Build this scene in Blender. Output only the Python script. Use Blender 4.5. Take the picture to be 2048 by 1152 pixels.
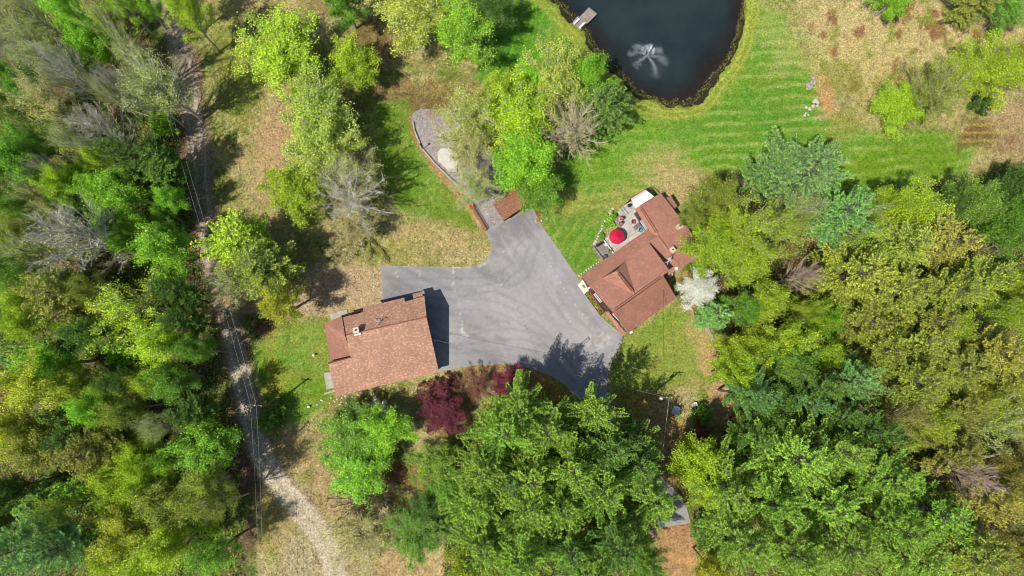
import bpy, bmesh, math, random
import numpy as np
from mathutils import Vector, Matrix
R_ = math.radians
for o in list(bpy.data.objects): bpy.data.objects.remove(o, do_unlink=True)
S = bpy.context.scene
COL = S.collection

# ------------------------------------------------------------------ camera
H = 110.0
F = 2048 * 24 / 36.0
CX, CY = 1024.0, 576.0
Zc = np.array([44.0, 164.0, F]); Zc /= np.linalg.norm(Zc)
Xc = np.array([1.0, 0, 0]) - Zc[0] * Zc; Xc /= np.linalg.norm(Xc)
Yc = np.cross(Zc, Xc)
ROT = np.array([Xc, Yc, Zc])
cam = bpy.data.cameras.new('camera'); cam.lens = 24; cam.sensor_width = 36
cam.clip_start = 1; cam.clip_end = 6000
camo = bpy.data.objects.new('camera', cam); COL.objects.link(camo)
m4 = Matrix([list(ROT[0]) + [0], list(ROT[1]) + [0], list(ROT[2]) + [H], [0, 0, 0, 1]])
camo.matrix_world = m4
S.camera = camo

def P(px, py, h=0.0):
    """photo pixel -> point of the place at height h"""
    d = ROT @ np.array([px - CX, -(py - CY), -F])
    t = (h - H) / d[2]
    return Vector((d[0] * t, d[1] * t, h))
def P_arr(px, py, h=0.0):
    px = np.asarray(px, float); py = np.asarray(py, float)
    d = np.stack([px - CX, -(py - CY), np.full_like(px, -F)], -1) @ ROT.T
    t = (h - H) / d[..., 2]
    return d[..., 0] * t, d[..., 1] * t
def to_px(x, y, z=0.0):
    x = np.asarray(x, float); y = np.asarray(y, float)
    w = np.stack([x, y, np.zeros_like(x) + z - H], -1)
    c = w @ ROT
    return CX + c[..., 0] / -c[..., 2] * F, CY - c[..., 1] / -c[..., 2] * F

# ------------------------------------------------------------------ light
SUN_EL, SUN_AZ = 59.0, 232.0          # azimuth clockwise from +Y
w = bpy.data.worlds.new('World'); S.world = w; w.use_nodes = True
nt = w.node_tree; bg = nt.nodes['Background']
sky = nt.nodes.new('ShaderNodeTexSky'); sky.sky_type = 'NISHITA'; sky.sun_disc = False
sky.sun_elevation = R_(SUN_EL); sky.sun_rotation = R_(SUN_AZ)
nt.links.new(sky.outputs[0], bg.inputs[0]); bg.inputs[1].default_value = 0.105
sl = bpy.data.lights.new('sun', 'SUN'); sl.energy = 4.9; sl.angle = R_(0.5); sl.color = (1, .95, .87)
so = bpy.data.objects.new('sun', sl); COL.objects.link(so)
sd = Vector((math.sin(R_(SUN_AZ)) * math.cos(R_(SUN_EL)), math.cos(R_(SUN_AZ)) * math.cos(R_(SUN_EL)), math.sin(R_(SUN_EL))))
so.rotation_euler = sd.to_track_quat('Z', 'Y').to_euler(); so.location = (0, 0, 60)
S.view_settings.view_transform = 'Standard'; S.view_settings.look = 'None'
S.view_settings.exposure = 0.46; S.view_settings.gamma = 1
S.render.engine = 'CYCLES'
S.cycles.pixel_filter_type = 'BLACKMAN_HARRIS'; S.cycles.filter_width = 1.0; S.cycles.max_bounces = 6; S.cycles.diffuse_bounces = 3; S.cycles.transparent_max_bounces = 8
S.render.resolution_x = 1024; S.render.resolution_y = 576

# ------------------------------------------------------------------ helpers
def lin(r, g, b, k=1.0):
    o = []
    for c in (r, g, b):
        c = c / 255.0
        o.append(k * (c / 12.92 if c <= .04045 else ((c + .055) / 1.055) ** 2.4))
    return tuple(o)

def tag(o, label=None, cat=None, group=None, kind=None):
    if label: o['label'] = label
    if cat: o['category'] = cat
    if group: o['group'] = group
    if kind: o['kind'] = kind
    return o
def empty(name, loc, label=None, cat=None, group=None, rz=0):
    o = bpy.data.objects.new(name, None); COL.objects.link(o)
    o.location = loc; o.rotation_euler.z = rz; o.empty_display_size = .3
    return tag(o, label, cat, group)
def link(name, me, parent=None, mat=None, world=True):
    o = bpy.data.objects.new(name, me); COL.objects.link(o)
    if mat is not None and len(me.materials) == 0: me.materials.append(mat)
    if parent is not None:
        o.parent = parent
        if world:
            M = Matrix.LocRotScale(parent.location, parent.rotation_euler, None)
            q = parent.parent
            while q is not None:
                M = Matrix.LocRotScale(q.location, q.rotation_euler, None) @ M; q = q.parent
            me.transform(M.inverted())
    return o

class MB:
    """collects world-space shapes and links them as one mesh object"""
    def __init__(s): s.v = []; s.f = []
    def add(s, vs, fs):
        n = len(s.v); s.v += [tuple(v) for v in vs]; s.f += [tuple(i + n for i in f) for f in fs]; return s
    def box(s, c, size, rz=0, M=None):
        x, y, z = [q / 2 for q in size]
        vs = [Vector((a * x, b * y, d * z)) for d in (-1, 1) for b in (-1, 1) for a in (-1, 1)]
        if M is not None: vs = [M @ v for v in vs]
        Rz = Matrix.Rotation(rz, 3, 'Z')
        vs = [Rz @ v + Vector(c) for v in vs]
        return s.add(vs, [(0, 2, 3, 1), (4, 5, 7, 6), (0, 1, 5, 4), (2, 6, 7, 3), (0, 4, 6, 2), (1, 3, 7, 5)])
    def tube(s, pts, r, k=6, r2=None, cap=True):
        pts = [Vector(p) for p in pts]; n = len(pts); base = len(s.v); vs = []; fs = []
        for i, p in enumerate(pts):
            t = (pts[min(i + 1, n - 1)] - pts[max(i - 1, 0)]).normalized()
            a = t.orthogonal().normalized() if abs(t.z) < .99 else Vector((1, 0, 0))
            if abs(t.z) < .99: a = t.cross(Vector((0, 0, 1))).normalized()
            b = t.cross(a)
            rr = r if r2 is None else r + (r2 - r) * i / max(1, n - 1)
            for j in range(k):
                an = 2 * math.pi * j / k
                vs.append(p + (a * math.cos(an) + b * math.sin(an)) * rr)
        for i in range(n - 1):
            for j in range(k):
                fs.append((i * k + j, i * k + (j + 1) % k, (i + 1) * k + (j + 1) % k, (i + 1) * k + j))
        if cap: fs.append(tuple(range(k))[::-1]); fs.append(tuple((n - 1) * k + j for j in range(k)))
        return s.add(vs, fs)
    def lathe(s, c, prof, k=16):
        vs = []; fs = []
        for (r, z) in prof:
            for j in range(k):
                a = 2 * math.pi * j / k
                vs.append(Vector(c) + Vector((r * math.cos(a), r * math.sin(a), z)))
        for i in range(len(prof) - 1):
            for j in range(k):
                fs.append((i * k + j, i * k + (j + 1) % k, (i + 1) * k + (j + 1) % k, (i + 1) * k + j))
        fs.append(tuple(range(k))[::-1]); fs.append(tuple((len(prof) - 1) * k + j for j in range(k)))
        return s.add(vs, fs)
    def slab(s, top, faces, t):
        """roof-like shell: world-space top vertices, faces, thickness downwards"""
        n = len(top); top = [Vector(v) for v in top]
        vs = top + [v - Vector((0, 0, t)) for v in top]
        fs = [tuple(f) for f in faces] + [tuple(i + n for i in reversed(f)) for f in faces]
        cnt = {}
        for f in faces:
            for a, b in zip(f, f[1:] + f[:1]): cnt[(a, b)] = 1
        for (a, b) in cnt:
            if (b, a) not in cnt: fs.append((a, a + n, b + n, b))
        return s.add(vs, fs)
    def prism(s, poly, z0, z1):
        n = len(poly)
        tops = z1 if isinstance(z1, (list, tuple)) else [z1] * n
        vs = [Vector((p[0], p[1], z0)) for p in poly] + [Vector((p[0], p[1], tops[i])) for i, p in enumerate(poly)]
        fs = [tuple(range(n))[::-1], tuple(range(n, 2 * n))]
        for i in range(n): fs.append((i, (i + 1) % n, n + (i + 1) % n, n + i))
        return s.add(vs, fs)
    def mesh(s, name):
        me = bpy.data.meshes.new(name); me.from_pydata(s.v, [], s.f)
        bm = bmesh.new(); bm.from_mesh(me); bmesh.ops.recalc_face_normals(bm, faces=bm.faces); bm.to_mesh(me); bm.free()
        return me
    def build(s, name, mat, parent=None):
        return link(name, s.mesh(name), parent, mat)
    def thing(s, name, mat, label, cat, group=None):
        vs = np.array(s.v); c = Vector(((vs[:, 0].min() + vs[:, 0].max()) / 2, (vs[:, 1].min() + vs[:, 1].max()) / 2, vs[:, 2].min()))
        me = s.mesh(name); me.transform(Matrix.Translation(-c))
        o = bpy.data.objects.new(name, me); COL.objects.link(o); me.materials.append(mat); o.location = c
        return tag(o, label, cat, group)

def mesh_np(name, v, f, attrs=None, smooth=False):
    """fast mesh from arrays, all faces with the same corner count"""
    me = bpy.data.meshes.new(name)
    v = np.asarray(v, np.float32); f = np.asarray(f, np.int32)
    me.vertices.add(len(v)); me.vertices.foreach_set('co', v.ravel())
    k = f.shape[1]
    me.loops.add(f.size); me.loops.foreach_set('vertex_index', f.ravel())
    me.polygons.add(len(f)); me.polygons.foreach_set('loop_start', np.arange(len(f), dtype=np.int32) * k)
    me.polygons.foreach_set('loop_total', np.full(len(f), k, np.int32))
    if smooth: me.polygons.foreach_set('use_smooth', np.ones(len(f), bool))
    for n, a in (attrs or {}).items():
        a = np.asarray(a, np.float32)
        if a.ndim == 1:
            at = me.attributes.new(n, 'FLOAT', 'POINT'); at.data.foreach_set('value', a)
        else:
            at = me.attributes.new(n, 'FLOAT_COLOR', 'POINT')
            if a.shape[1] == 3: a = np.concatenate([a, np.ones((len(a), 1), np.float32)], 1)
            at.data.foreach_set('color', a.ravel())
    me.update(calc_edges=True)
    return me

# ------------------------------------------------------------------ materials
def new_mat(name):
    m = bpy.data.materials.new(name); m.use_nodes = True
    n = m.node_tree.nodes; b = n['Principled BSDF']
    b.inputs['Specular IOR Level'].default_value = .25
    return m, n, m.node_tree.links, b
def noise(n, l, scale, detail=4, rough=.6, vec=None, coord='Object'):
    t = n.new('ShaderNodeTexNoise'); t.inputs['Scale'].default_value = scale
    t.inputs['Detail'].default_value = detail; t.inputs['Roughness'].default_value = rough
    if vec is None:
        tc = n.new('ShaderNodeTexCoord'); vec = tc.outputs[coord]
    l.new(vec, t.inputs['Vector'])
    return t
def maprange(n, l, src, a, b, c, d):
    r = n.new('ShaderNodeMapRange'); l.new(src, r.inputs[0])
    for i, q in enumerate((a, b, c, d)): r.inputs[i + 1].default_value = q
    return r.outputs[0]
def mixc(n, l, fac, a, b, mode='MIX'):
    m = n.new('ShaderNodeMix'); m.data_type = 'RGBA'; m.blend_type = mode
    for sock, q in ((m.inputs[0], fac), (m.inputs[6], a), (m.inputs[7], b)):
        if isinstance(q, (int, float)): sock.default_value = q
        elif isinstance(q, tuple): sock.default_value = tuple(q[:3]) + (1,)
        else: l.new(q, sock)
    return m.outputs[2]
def bump(n, l, b, h, strength=.3, dist=.05):
    x = n.new('ShaderNodeBump'); x.inputs['Strength'].default_value = strength; x.inputs['Distance'].default_value = dist
    l.new(h, x.inputs['Height']); l.new(x.outputs[0], b.inputs['Normal'])
MATS = {}
def plain(name, rgb, rough=.7, var=.25, scale=3, metal=0, k=.64):
    if name in MATS: return MATS[name]
    m, n, l, b = new_mat(name)
    c = lin(*rgb, k)
    t = noise(n, l, scale, 5)
    f = maprange(n, l, t.outputs[0], .3, .7, 0, 1)
    col = mixc(n, l, f, tuple(q * (1 - var) for q in c), tuple(min(1, q * (1 + var)) for q in c))
    l.new(col, b.inputs['Base Color']); b.inputs['Roughness'].default_value = rough; b.inputs['Metallic'].default_value = metal
    MATS[name] = m; return m

def shingle_mat(name, dark, mid, light, rot, tabw, tabh, k=.84, lf=.25):
    m, n, l, b = new_mat(name)
    tc = n.new('ShaderNodeTexCoord'); mp = n.new('ShaderNodeMapping'); mp.inputs['Rotation'].default_value = (0, 0, rot)
    geo = n.new('ShaderNodeNewGeometry'); l.new(geo.outputs['Position'], mp.inputs[0])
    br = n.new('ShaderNodeTexBrick'); l.new(mp.outputs[0], br.inputs[0])
    br.inputs['Color1'].default_value = lin(*mid, k) + (1,); br.inputs['Color2'].default_value = lin(*dark, k) + (1,)
    br.inputs['Mortar'].default_value = lin(*[q * .8 for q in dark], k) + (1,)
    br.inputs['Scale'].default_value = 1; br.inputs['Mortar Size'].default_value = .008
    br.inputs['Brick Width'].default_value = tabw; br.inputs['Row Height'].default_value = tabh
    v = n.new('ShaderNodeTexVoronoi'); v.inputs['Scale'].default_value = 1
    mp2 = n.new('ShaderNodeMapping'); mp2.inputs['Scale'].default_value = (4.6, 6.0, 1); l.new(mp.outputs[0], mp2.inputs[0]); l.new(mp2.outputs[0], v.inputs['Vector'])
    sep = n.new('ShaderNodeSeparateColor'); l.new(v.outputs['Color'], sep.inputs[0])
    f = maprange(n, l, sep.outputs[0], 1 - lf, 1 - lf * .6, 0, .75)
    col = mixc(n, l, f, br.outputs[0], lin(*light, k))
    t = noise(n, l, .35, 5); f2 = maprange(n, l, t.outputs[0], .35, .7, .87, 1.1)
    t3 = noise(n, l, 9, 3); f3 = maprange(n, l, t3.outputs[0], .3, .7, .9, 1.1)
    mm = n.new('ShaderNodeMath'); mm.operation = 'MULTIPLY'; l.new(f2, mm.inputs[0]); l.new(f3, mm.inputs[1])
    col2 = mixc(n, l, 1.0, col, mm.outputs[0], 'MULTIPLY')
    l.new(col2, b.inputs['Base Color']); b.inputs['Roughness'].default_value = .9
    bump(n, l, b, br.outputs['Fac'], .4, .02)
    return m
def siding_mat(name, rgb, k=.62):
    m, n, l, b = new_mat(name)
    geo = n.new('ShaderNodeNewGeometry'); sp = n.new('ShaderNodeSeparateXYZ'); l.new(geo.outputs['Position'], sp.inputs[0])
    mo = n.new('ShaderNodeMath'); mo.operation = 'PINGPONG'; mo.inputs[1].default_value = .15; l.new(sp.outputs[2], mo.inputs[0])
    f = maprange(n, l, mo.outputs[0], 0, .03, .55, 1)
    c = lin(*rgb, k); t = noise(n, l, 2, 4)
    base = mixc(n, l, t.outputs[0], tuple(q * .8 for q in c), tuple(q * 1.2 for q in c))
    l.new(mixc(n, l, 1.0, base, f, 'MULTIPLY'), b.inputs['Base Color']); b.inputs['Roughness'].default_value = .8
    return m
def plank_mat(name, a, bcol, rot, wdt=.15, k=.66):
    m, n, l, b = new_mat(name)
    geo = n.new('ShaderNodeNewGeometry'); mp = n.new('ShaderNodeMapping'); mp.inputs['Rotation'].default_value = (0, 0, rot); l.new(geo.outputs['Position'], mp.inputs[0])
    br = n.new('ShaderNodeTexBrick'); l.new(mp.outputs[0], br.inputs[0])
    br.inputs['Color1'].default_value = lin(*a, k) + (1,); br.inputs['Color2'].default_value = lin(*bcol, k) + (1,)
    br.inputs['Mortar'].default_value = lin(*[q * .35 for q in a], k) + (1,)
    br.inputs['Scale'].default_value = 1; br.inputs['Mortar Size'].default_value = .012
    br.inputs['Brick Width'].default_value = 3.4; br.inputs['Row Height'].default_value = wdt
    t = noise(n, l, 1.3, 6, .7); f = maprange(n, l, t.outputs[0], .3, .7, .75, 1.2)
    l.new(mixc(n, l, 1.0, br.outputs[0], f, 'MULTIPLY'), b.inputs['Base Color']); b.inputs['Roughness'].default_value = .85
    return m
def glass_mat():
    m, n, l, b = new_mat('window_glass')
    b.inputs['Base Color'].default_value = (.32, .45, .58, 1); b.inputs['Roughness'].default_value = .08
    b.inputs['Specular IOR Level'].default_value = .8
    return m
GLASS = glass_mat()

def foliage_mat(name, trans=.35, attr=None, hi=1.9, lo=.5, h0=.472, h1=.507):
    m, n, l, b = new_mat(name)
    if attr: a = n.new('ShaderNodeAttribute'); a.attribute_name = attr; base = a.outputs['Color']
    else: oi = n.new('ShaderNodeObjectInfo'); base = oi.outputs['Color']
    v = n.new('ShaderNodeAttribute'); v.attribute_name = 'var'
    hs = n.new('ShaderNodeHueSaturation'); l.new(base, hs.inputs['Color'])
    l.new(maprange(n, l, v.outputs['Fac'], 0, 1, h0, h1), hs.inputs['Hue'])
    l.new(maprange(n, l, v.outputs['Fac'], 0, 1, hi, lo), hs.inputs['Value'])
    hs.inputs['Saturation'].default_value = 1.0
    l.new(hs.outputs[0], b.inputs['Base Color']); b.inputs['Roughness'].default_value = .55
    b.inputs['Specular IOR Level'].default_value = .3
    tr = n.new('ShaderNodeBsdfTranslucent'); l.new(hs.outputs[0], tr.inputs[0])
    mx = n.new('ShaderNodeMixShader'); mx.inputs[0].default_value = trans
    l.new(b.outputs[0], mx.inputs[1]); l.new(tr.outputs[0], mx.inputs[2])
    l.new(mx.outputs[0], n['Material Output'].inputs[0])
    return m
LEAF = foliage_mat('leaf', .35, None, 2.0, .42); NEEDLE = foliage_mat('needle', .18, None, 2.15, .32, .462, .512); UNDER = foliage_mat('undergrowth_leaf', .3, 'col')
def bark_mat():
    m, n, l, b = new_mat('bark')
    oi = n.new('ShaderNodeObjectInfo'); t = noise(n, l, 4, 5)
    f = maprange(n, l, t.outputs[0], .35, .65, .6, 1.25)
    l.new(mixc(n, l, 1.0, oi.outputs['Color'], f, 'MULTIPLY'), b.inputs['Base Color']); b.inputs['Roughness'].default_value = .9
    return m
BARK = bark_mat()
# ------------------------------------------------------------------ colour of the ground (its own lasting colour, with tree shade painted into the upper lane)
_rt = np.random.RandomState(7).rand(8, 256, 256)
def vnoise(x, y, k=0):
    T = _rt[k % 8]; xi = np.floor(x).astype(int); yi = np.floor(y).astype(int)
    fx = x - xi; fy = y - yi; fx = fx * fx * (3 - 2 * fx); fy = fy * fy * (3 - 2 * fy)
    a = T[xi & 255, yi & 255]; b = T[(xi + 1) & 255, yi & 255]; c = T[xi & 255, (yi + 1) & 255]; d = T[(xi + 1) & 255, (yi + 1) & 255]
    return (a * (1 - fx) + b * fx) * (1 - fy) + (c * (1 - fx) + d * fx) * fy
def fbm(x, y, k=0, o=4):
    s = 0; a = .5; t = 0
    for i in range(o):
        s = s + a * vnoise(x, y, k + i); t += a; a *= .55; x = x * 2.03 + 11.3; y = y * 2.03 + 5.7
    return s / t
def sst(x): x = np.clip(x, 0, 1); return x * x * (3 - 2 * x)
def sd_poly(px, py, poly):
    """signed distance, negative inside"""
    poly = np.asarray(poly, float); d = np.full(px.shape, 1e9); ins = np.zeros(px.shape, bool); n = len(poly)
    for i in range(n):
        ax, ay = poly[i]; bx, by = poly[(i + 1) % n]; ex, ey = bx - ax, by - ay
        wx, wy = px - ax, py - ay; t = np.clip((wx * ex + wy * ey) / (ex * ex + ey * ey + 1e-9), 0, 1)
        d = np.minimum(d, (wx - ex * t) ** 2 + (wy - ey * t) ** 2)
        c = ((ay <= py) & (by > py)) | ((by <= py) & (ay > py))
        xi = ax + (py - ay) / (by - ay if by != ay else 1e-9) * ex
        ins ^= c & (px < xi)
    return np.where(ins, -1, 1) * np.sqrt(d)
def d_line(px, py, pts):
    d = np.full(px.shape, 1e9)
    for (ax, ay), (bx, by) in zip(pts[:-1], pts[1:]):
        ex, ey = bx - ax, by - ay; wx, wy = px - ax, py - ay
        t = np.clip((wx * ex + wy * ey) / (ex * ex + ey * ey + 1e-9), 0, 1)
        d = np.minimum(d, np.hypot(wx - ex * t, wy - ey * t))
    return d
def smooth_poly(pts, n=6, closed=True):
    pts = [np.array(p, float) for p in pts]; out = []; m = len(pts)
    rng = range(m) if closed else range(m - 1)
    for i in rng:
        p0 = pts[(i - 1) % m] if closed or i > 0 else pts[i]; p1 = pts[i]; p2 = pts[(i + 1) % m]
        p3 = pts[(i + 2) % m] if closed or i + 2 < m else p2
        for j in range(n):
            t = j / n
            out.append(tuple(.5 * (2 * p1 + (p2 - p0) * t + (2 * p0 - 5 * p1 + 4 * p2 - p3) * t * t + (3 * p1 - p0 - 3 * p2 + p3) * t ** 3)))
    if not closed: out.append(tuple(pts[-1]))
    return out
POND = smooth_poly([(1060, -60), (1108, -5), (1135, 22), (1158, 48), (1175, 66), (1188, 92), (1212, 118), (1240, 145), (1268, 178), (1300, 196), (1342, 206), (1382, 202), (1405, 184), (1420, 160), (1444, 132), (1466, 98), (1480, 52), (1488, 10), (1480, -60), (1400, -120), (1250, -140), (1120, -120)], 5)
LANE = smooth_poly([(240, -60), (300, -10), (345, 45), (362, 100), (378, 170), (384, 230), (398, 300), (402, 370), (412, 440), (424, 520), (448, 600), (464, 670), (480, 740), (492, 800), (508, 860), (534, 930), (574, 988), (622, 1042), (655, 1092), (672, 1160), (680, 1260)], 5, False)
DRIVE = [(762, 531), (850, 533), (930, 534), (952, 531), (968, 524), (978, 512), (983, 498), (980, 484), (972, 462), (1006, 441), (1016, 440), (1063, 410), (1079, 444), (1096, 470), (1112, 492), (1134, 524), (1152, 550), (1160, 566), (1171, 590), (1200, 631), (1216, 646), (1247, 671), (1240, 692), (1226, 716), (1217, 745), (1213, 780), (1228, 830), (1262, 885), (1308, 940), (1345, 975), (1372, 1010), (1381, 1046), (1318, 1056), (1310, 1020), (1270, 985), (1215, 925), (1172, 865), (1153, 815), (1143, 786), (1128, 768), (1100, 751), (1062, 737), (1010, 728), (950, 731), (880, 743), (770, 760), (768, 660)]
GRAVEL = [(972, 462), (943, 414), (936, 396), (905, 366), (868, 326), (843, 297), (830, 262), (823, 240), (826, 226), (842, 217), (872, 220), (905, 224), (950, 270), (1000, 330), (1010, 395), (1016, 440), (1006, 441)]

def srgb(c): return np.array(lin(*c, .60))
GREEN1 = (94, 142, 42); GREEN2 = (128, 158, 74); GREEN3 = (74, 116, 38); OLIVE = (138, 146, 68); STRAW = (176, 158, 106); STRAW2 = (198, 178, 132)
TAN = (186, 156, 116); BROWN = (112, 84, 60); LITTER = (116, 96, 76); PINKT = (176, 148, 114); ORANGE = (186, 138, 94); GRAV = (192, 180, 158)
def paint(px, py):
    """base colour and roughness of the ground under photo pixel positions"""
    n1 = fbm(px / 60, py / 60, 0); n2 = fbm(px / 22, py / 22, 2); n3 = fbm(px / 7, py / 7, 4, 3); n4 = fbm(px / 130, py / 130, 5)
    C = np.zeros(px.shape + (3,)); C[:] = srgb(LITTER); T = np.full(px.shape, .9)
    C += (srgb(BROWN) - C) * sst((n2 - .4) * 4)[..., None] * .6
    C += (srgb((90, 116, 44)) - C) * sst((n1 - .42) * 5)[..., None] * .75
    def over(a, col, tex=None):
        nonlocal C, T
        a = np.clip(a, 0, 1)[..., None]
        C = C + (srgb(col) - C) * a
        if tex is not None: T = T + (tex - T) * a[..., 0]
    def poly(pts, col, soft=14, wob=26, s=1., tex=None):
        d = sd_poly(px, py, pts) + (n2 - .5) * wob + (n3 - .5) * wob * .6
        over(sst(.5 - d / (2 * soft)) * s, col, tex)
    def blob(x, y, rx, ry, col, s=.8, ang=0, tex=None, patch=.5):
        ca, sa = math.cos(R_(ang)), math.sin(R_(ang)); dx, dy = px - x, py - y
        u = (dx * ca + dy * sa) / rx; v = (-dx * sa + dy * ca) / ry
        d = np.sqrt(u * u + v * v) + (n1 - .5) * 1.5 + (n2 - .5) * 2.0 * patch + (n3 - .5) * 1.2 * patch
        over(sst((1.25 - d) * 1.35) * s, col, tex)
    def line(pts, wd, col, s=.6, soft=.6, tex=None, brk=0):
        d = d_line(px, py, pts) + (n3 - .5) * wd * .8
        a = sst((wd - d) / (wd * soft) )
        if brk: a = a * sst((n2 - .5 + .1) * brk)
        over(a * s, col, tex)
    meadow = [(395, 40), (470, -80), (1120, -140), (2300, -140), (2300, 330), (2000, 330), (1900, 360), (1800, 400), (1700, 420), (1390, 350), (1385, 480), (1350, 600), (1450, 650), (1470, 760), (1500, 830), (1450, 900), (1250, 920), (1130, 880), (900, 900), (870, 990), (900, 1250), (500, 1300), (520, 960), (500, 830), (505, 700), (590, 640), (430, 560), (420, 400), (410, 230)]
    poly(meadow, (152, 146, 88), 12, 30, 1, .8)
    dmea = sd_poly(px, py, meadow); inm = sst(-dmea / 12)
    over(inm * sst((n2 - .45) * 5) * .8, (116, 134, 56)); over(inm * sst((n1 - .5) * 6) * .45, STRAW2); over(inm * sst((.46 - n1) * 6) * .55, (104, 122, 48))
    over(inm * sst((n3 - .62) * 8) * .45, (200, 186, 138)); over(inm * sst((.33 - n3) * 8) * .5, (98, 82, 44))
    # dry and brown tracts
    for a in ((520, 30, 120, 50, STRAW, .7), (560, 70, 60, 40, (122, 88, 64), .6), (640, 20, 40, 30, BROWN, .4), (590, 240, 60, 90, PINKT, .75), (620, 300, 50, 60, TAN, .6), (540, 330, 60, 110, TAN, .7), (470, 420, 40, 60, OLIVE, .5),
              (500, 480, 60, 50, TAN, .6), (480, 150, 50, 90, OLIVE, .7), (450, 60, 50, 50, OLIVE, .6), (760, 110, 60, 60, (120, 86, 62), .6), (830, 190, 110, 30, (150, 118, 84), .5), (790, 205, 80, 18, (104, 78, 56), .5),
              (860, 480, 130, 50, STRAW, .75), (930, 440, 50, 50, TAN, .6), (740, 500, 80, 30, OLIVE, .5), (960, 480, 18, 50, STRAW, .5),
              (690, 560, 90, 40, (186, 160, 122), .95), (740, 590, 60, 30, TAN, .7), (800, 1130, 130, 60, TAN, .7), (850, 1100, 60, 40, STRAW2, .5),
              (640, 1000, 70, 60, PINKT, .7), (600, 900, 50, 60, TAN, .6), (560, 860, 25, 40, PINKT, .5), (830, 950, 90, 26, (150, 108, 76), .9), (890, 900, 30, 40, TAN, .6),
              (1010, 750, 140, 22, (168, 132, 94), .8), (1110, 790, 60, 40, (170, 138, 66), .7), (830, 800, 160, 18, (150, 132, 70), .7), (700, 800, 60, 12, (150, 120, 70), .5),
              (1290, 850, 80, 70, (176, 140, 94), .85), (1260, 800, 40, 50, (150, 140, 60), .6), (1350, 900, 60, 60, (176, 132, 80), .7)):
        blob(*a)
    # upper right hayfield
    blob(1790, 110, 230, 110, (190, 174, 116), .8); blob(1960, 60, 120, 80, STRAW2, .6); blob(1700, 30, 130, 50, (196, 176, 126), .55)
    blob(2030, 250, 70, 80, PINKT, .7); blob(1950, 310, 60, 50, STRAW, .7); blob(1990, 60, 60, 30, ORANGE, .4)
    hay = sst((1.1 - np.hypot((px - 1790) / 210, (py - 90) / 120)) * 3)
    over(hay * sst((fbm(px / 26, py / 34, 3) - .56) * 9) * .75, (128, 84, 54)); over(hay * sst((n2 - .55) * 7) * .7, (134, 142, 62))
    # lawns
    L1 = [(950, 150), (975, 60), (1012, -60), (1100, -60), (1260, 170), (1250, 290), (1130, 420), (1100, 400), (1140, 250), (1000, 200)]
    L2 = [(1240, 150), (1300, 206), (1350, 214), (1400, 205), (1440, 160), (1480, 90), (1500, 10), (1560, 30), (1600, 90), (1660, 230), (1740, 262), (1880, 262), (1960, 290), (1930, 345), (1700, 400), (1480, 350), (1340, 330), (1300, 390), (1200, 430), (1090, 430), (1200, 300)]
    L3 = [(1066, 412), (1130, 370), (1240, 360), (1265, 395), (1225, 425), (1186, 494), (1205, 530), (1160, 556), (1128, 515), (1090, 460)]
    L4 = [(1253, 672), (1350, 610), (1400, 640), (1440, 700), (1440, 740), (1330, 780), (1220, 780), (1232, 710)]
    L5 = [(505, 700), (580, 640), (655, 640), (672, 800), (600, 850), (545, 850), (510, 780)]
    L6 = [(740, 200), (815, 200), (822, 260), (850, 320), (945, 425), (965, 470), (900, 450), (790, 420), (750, 300)]
    for Lp, c, sft in ((L1, GREEN1, 8), (L2, (112, 150, 50), 16), (L3, (104, 136, 52), 10), (L4, (134, 148, 66), 12), (L5, (120, 140, 56), 16), (L6, (108, 134, 46), 16)):
        poly(Lp, c, sft, 16, .95, .35)
        d = sst(-sd_poly(px, py, Lp) / 10)
        over(d * sst((n2 - .5) * 5) * .5, GREEN2); over(d * sst((n1 - .5) * 6) * .5, GREEN3 if c == GREEN1 else GREEN1)
        over(d * sst((n3 - .64) * 8) * .35, (170, 176, 96))
    blob(1500, 250, 150, 60, (98, 142, 52), .6); blob(1560, 170, 60, 100, (100, 140, 50), .6); blob(1650, 330, 60, 40, (112, 146, 46), .5); blob(1800, 320, 110, 40, (110, 140, 40), .7)
    blob(1060, 90, 60, 90, (84, 142, 40), .7); blob(1110, 60, 30, 50, (140, 156, 70), .5, 40)
    blob(1210, 330, 50, 60, (110, 150, 50), .5); blob(1320, 330, 60, 36, (176, 166, 104), .55); blob(1350, 380, 50, 40, (182, 164, 112), .6); blob(1240, 400, 50, 30, (176, 160, 96), .5); blob(1130, 400, 50, 24, (176, 166, 90), .5)
    blob(1570, 110, 50, 70, (176, 172, 108), .5); blob(1540, 40, 40, 60, (150, 166, 84), .5); blob(1700, 240, 60, 40, (150, 142, 76), .6); blob(1650, 190, 24, 44, (190, 150, 100), .85, -15); blob(1640, 235, 24, 16, TAN, .6); blob(1690, 160, 40, 40, (128, 134, 56), .6)
    blob(1420, 700, 26, 100, (190, 158, 112), .85, -18); blob(1450, 800, 34, 40, TAN, .8); blob(1340, 680, 60, 50, (140, 150, 70), .4); blob(1375, 560, 22, 24, (190, 152, 100), .9); blob(1360, 380, 40, 50, (176, 160, 108), .65, 0)
    blob(545, 740, 26, 60, (172, 150, 60), .5); blob(630, 690, 40, 60, OLIVE, .5); blob(520, 860, 40, 40, OLIVE, .5); blob(620, 780, 50, 24, (104, 140, 40), .6)
    # brown raked rows at the right and the mown stripes
    st = np.sin(py / 2.6 + (px - 1960) * .01 + (n2 - .5) * 1.5)
    blob(1960, 268, 56, 42, (112, 84, 50), .8); over(sst((1 - np.hypot((px - 1960) / 52, (py - 265) / 38)) * 4) * sst(st * 1.4 - .4) * .7, (176, 160, 84))
    d2 = sst(-sd_poly(px, py, L2) / 14); wv = py + (px - 1400) * .08 + 26 * (n4 - .5) + 8 * (n1 - .5)
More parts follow.
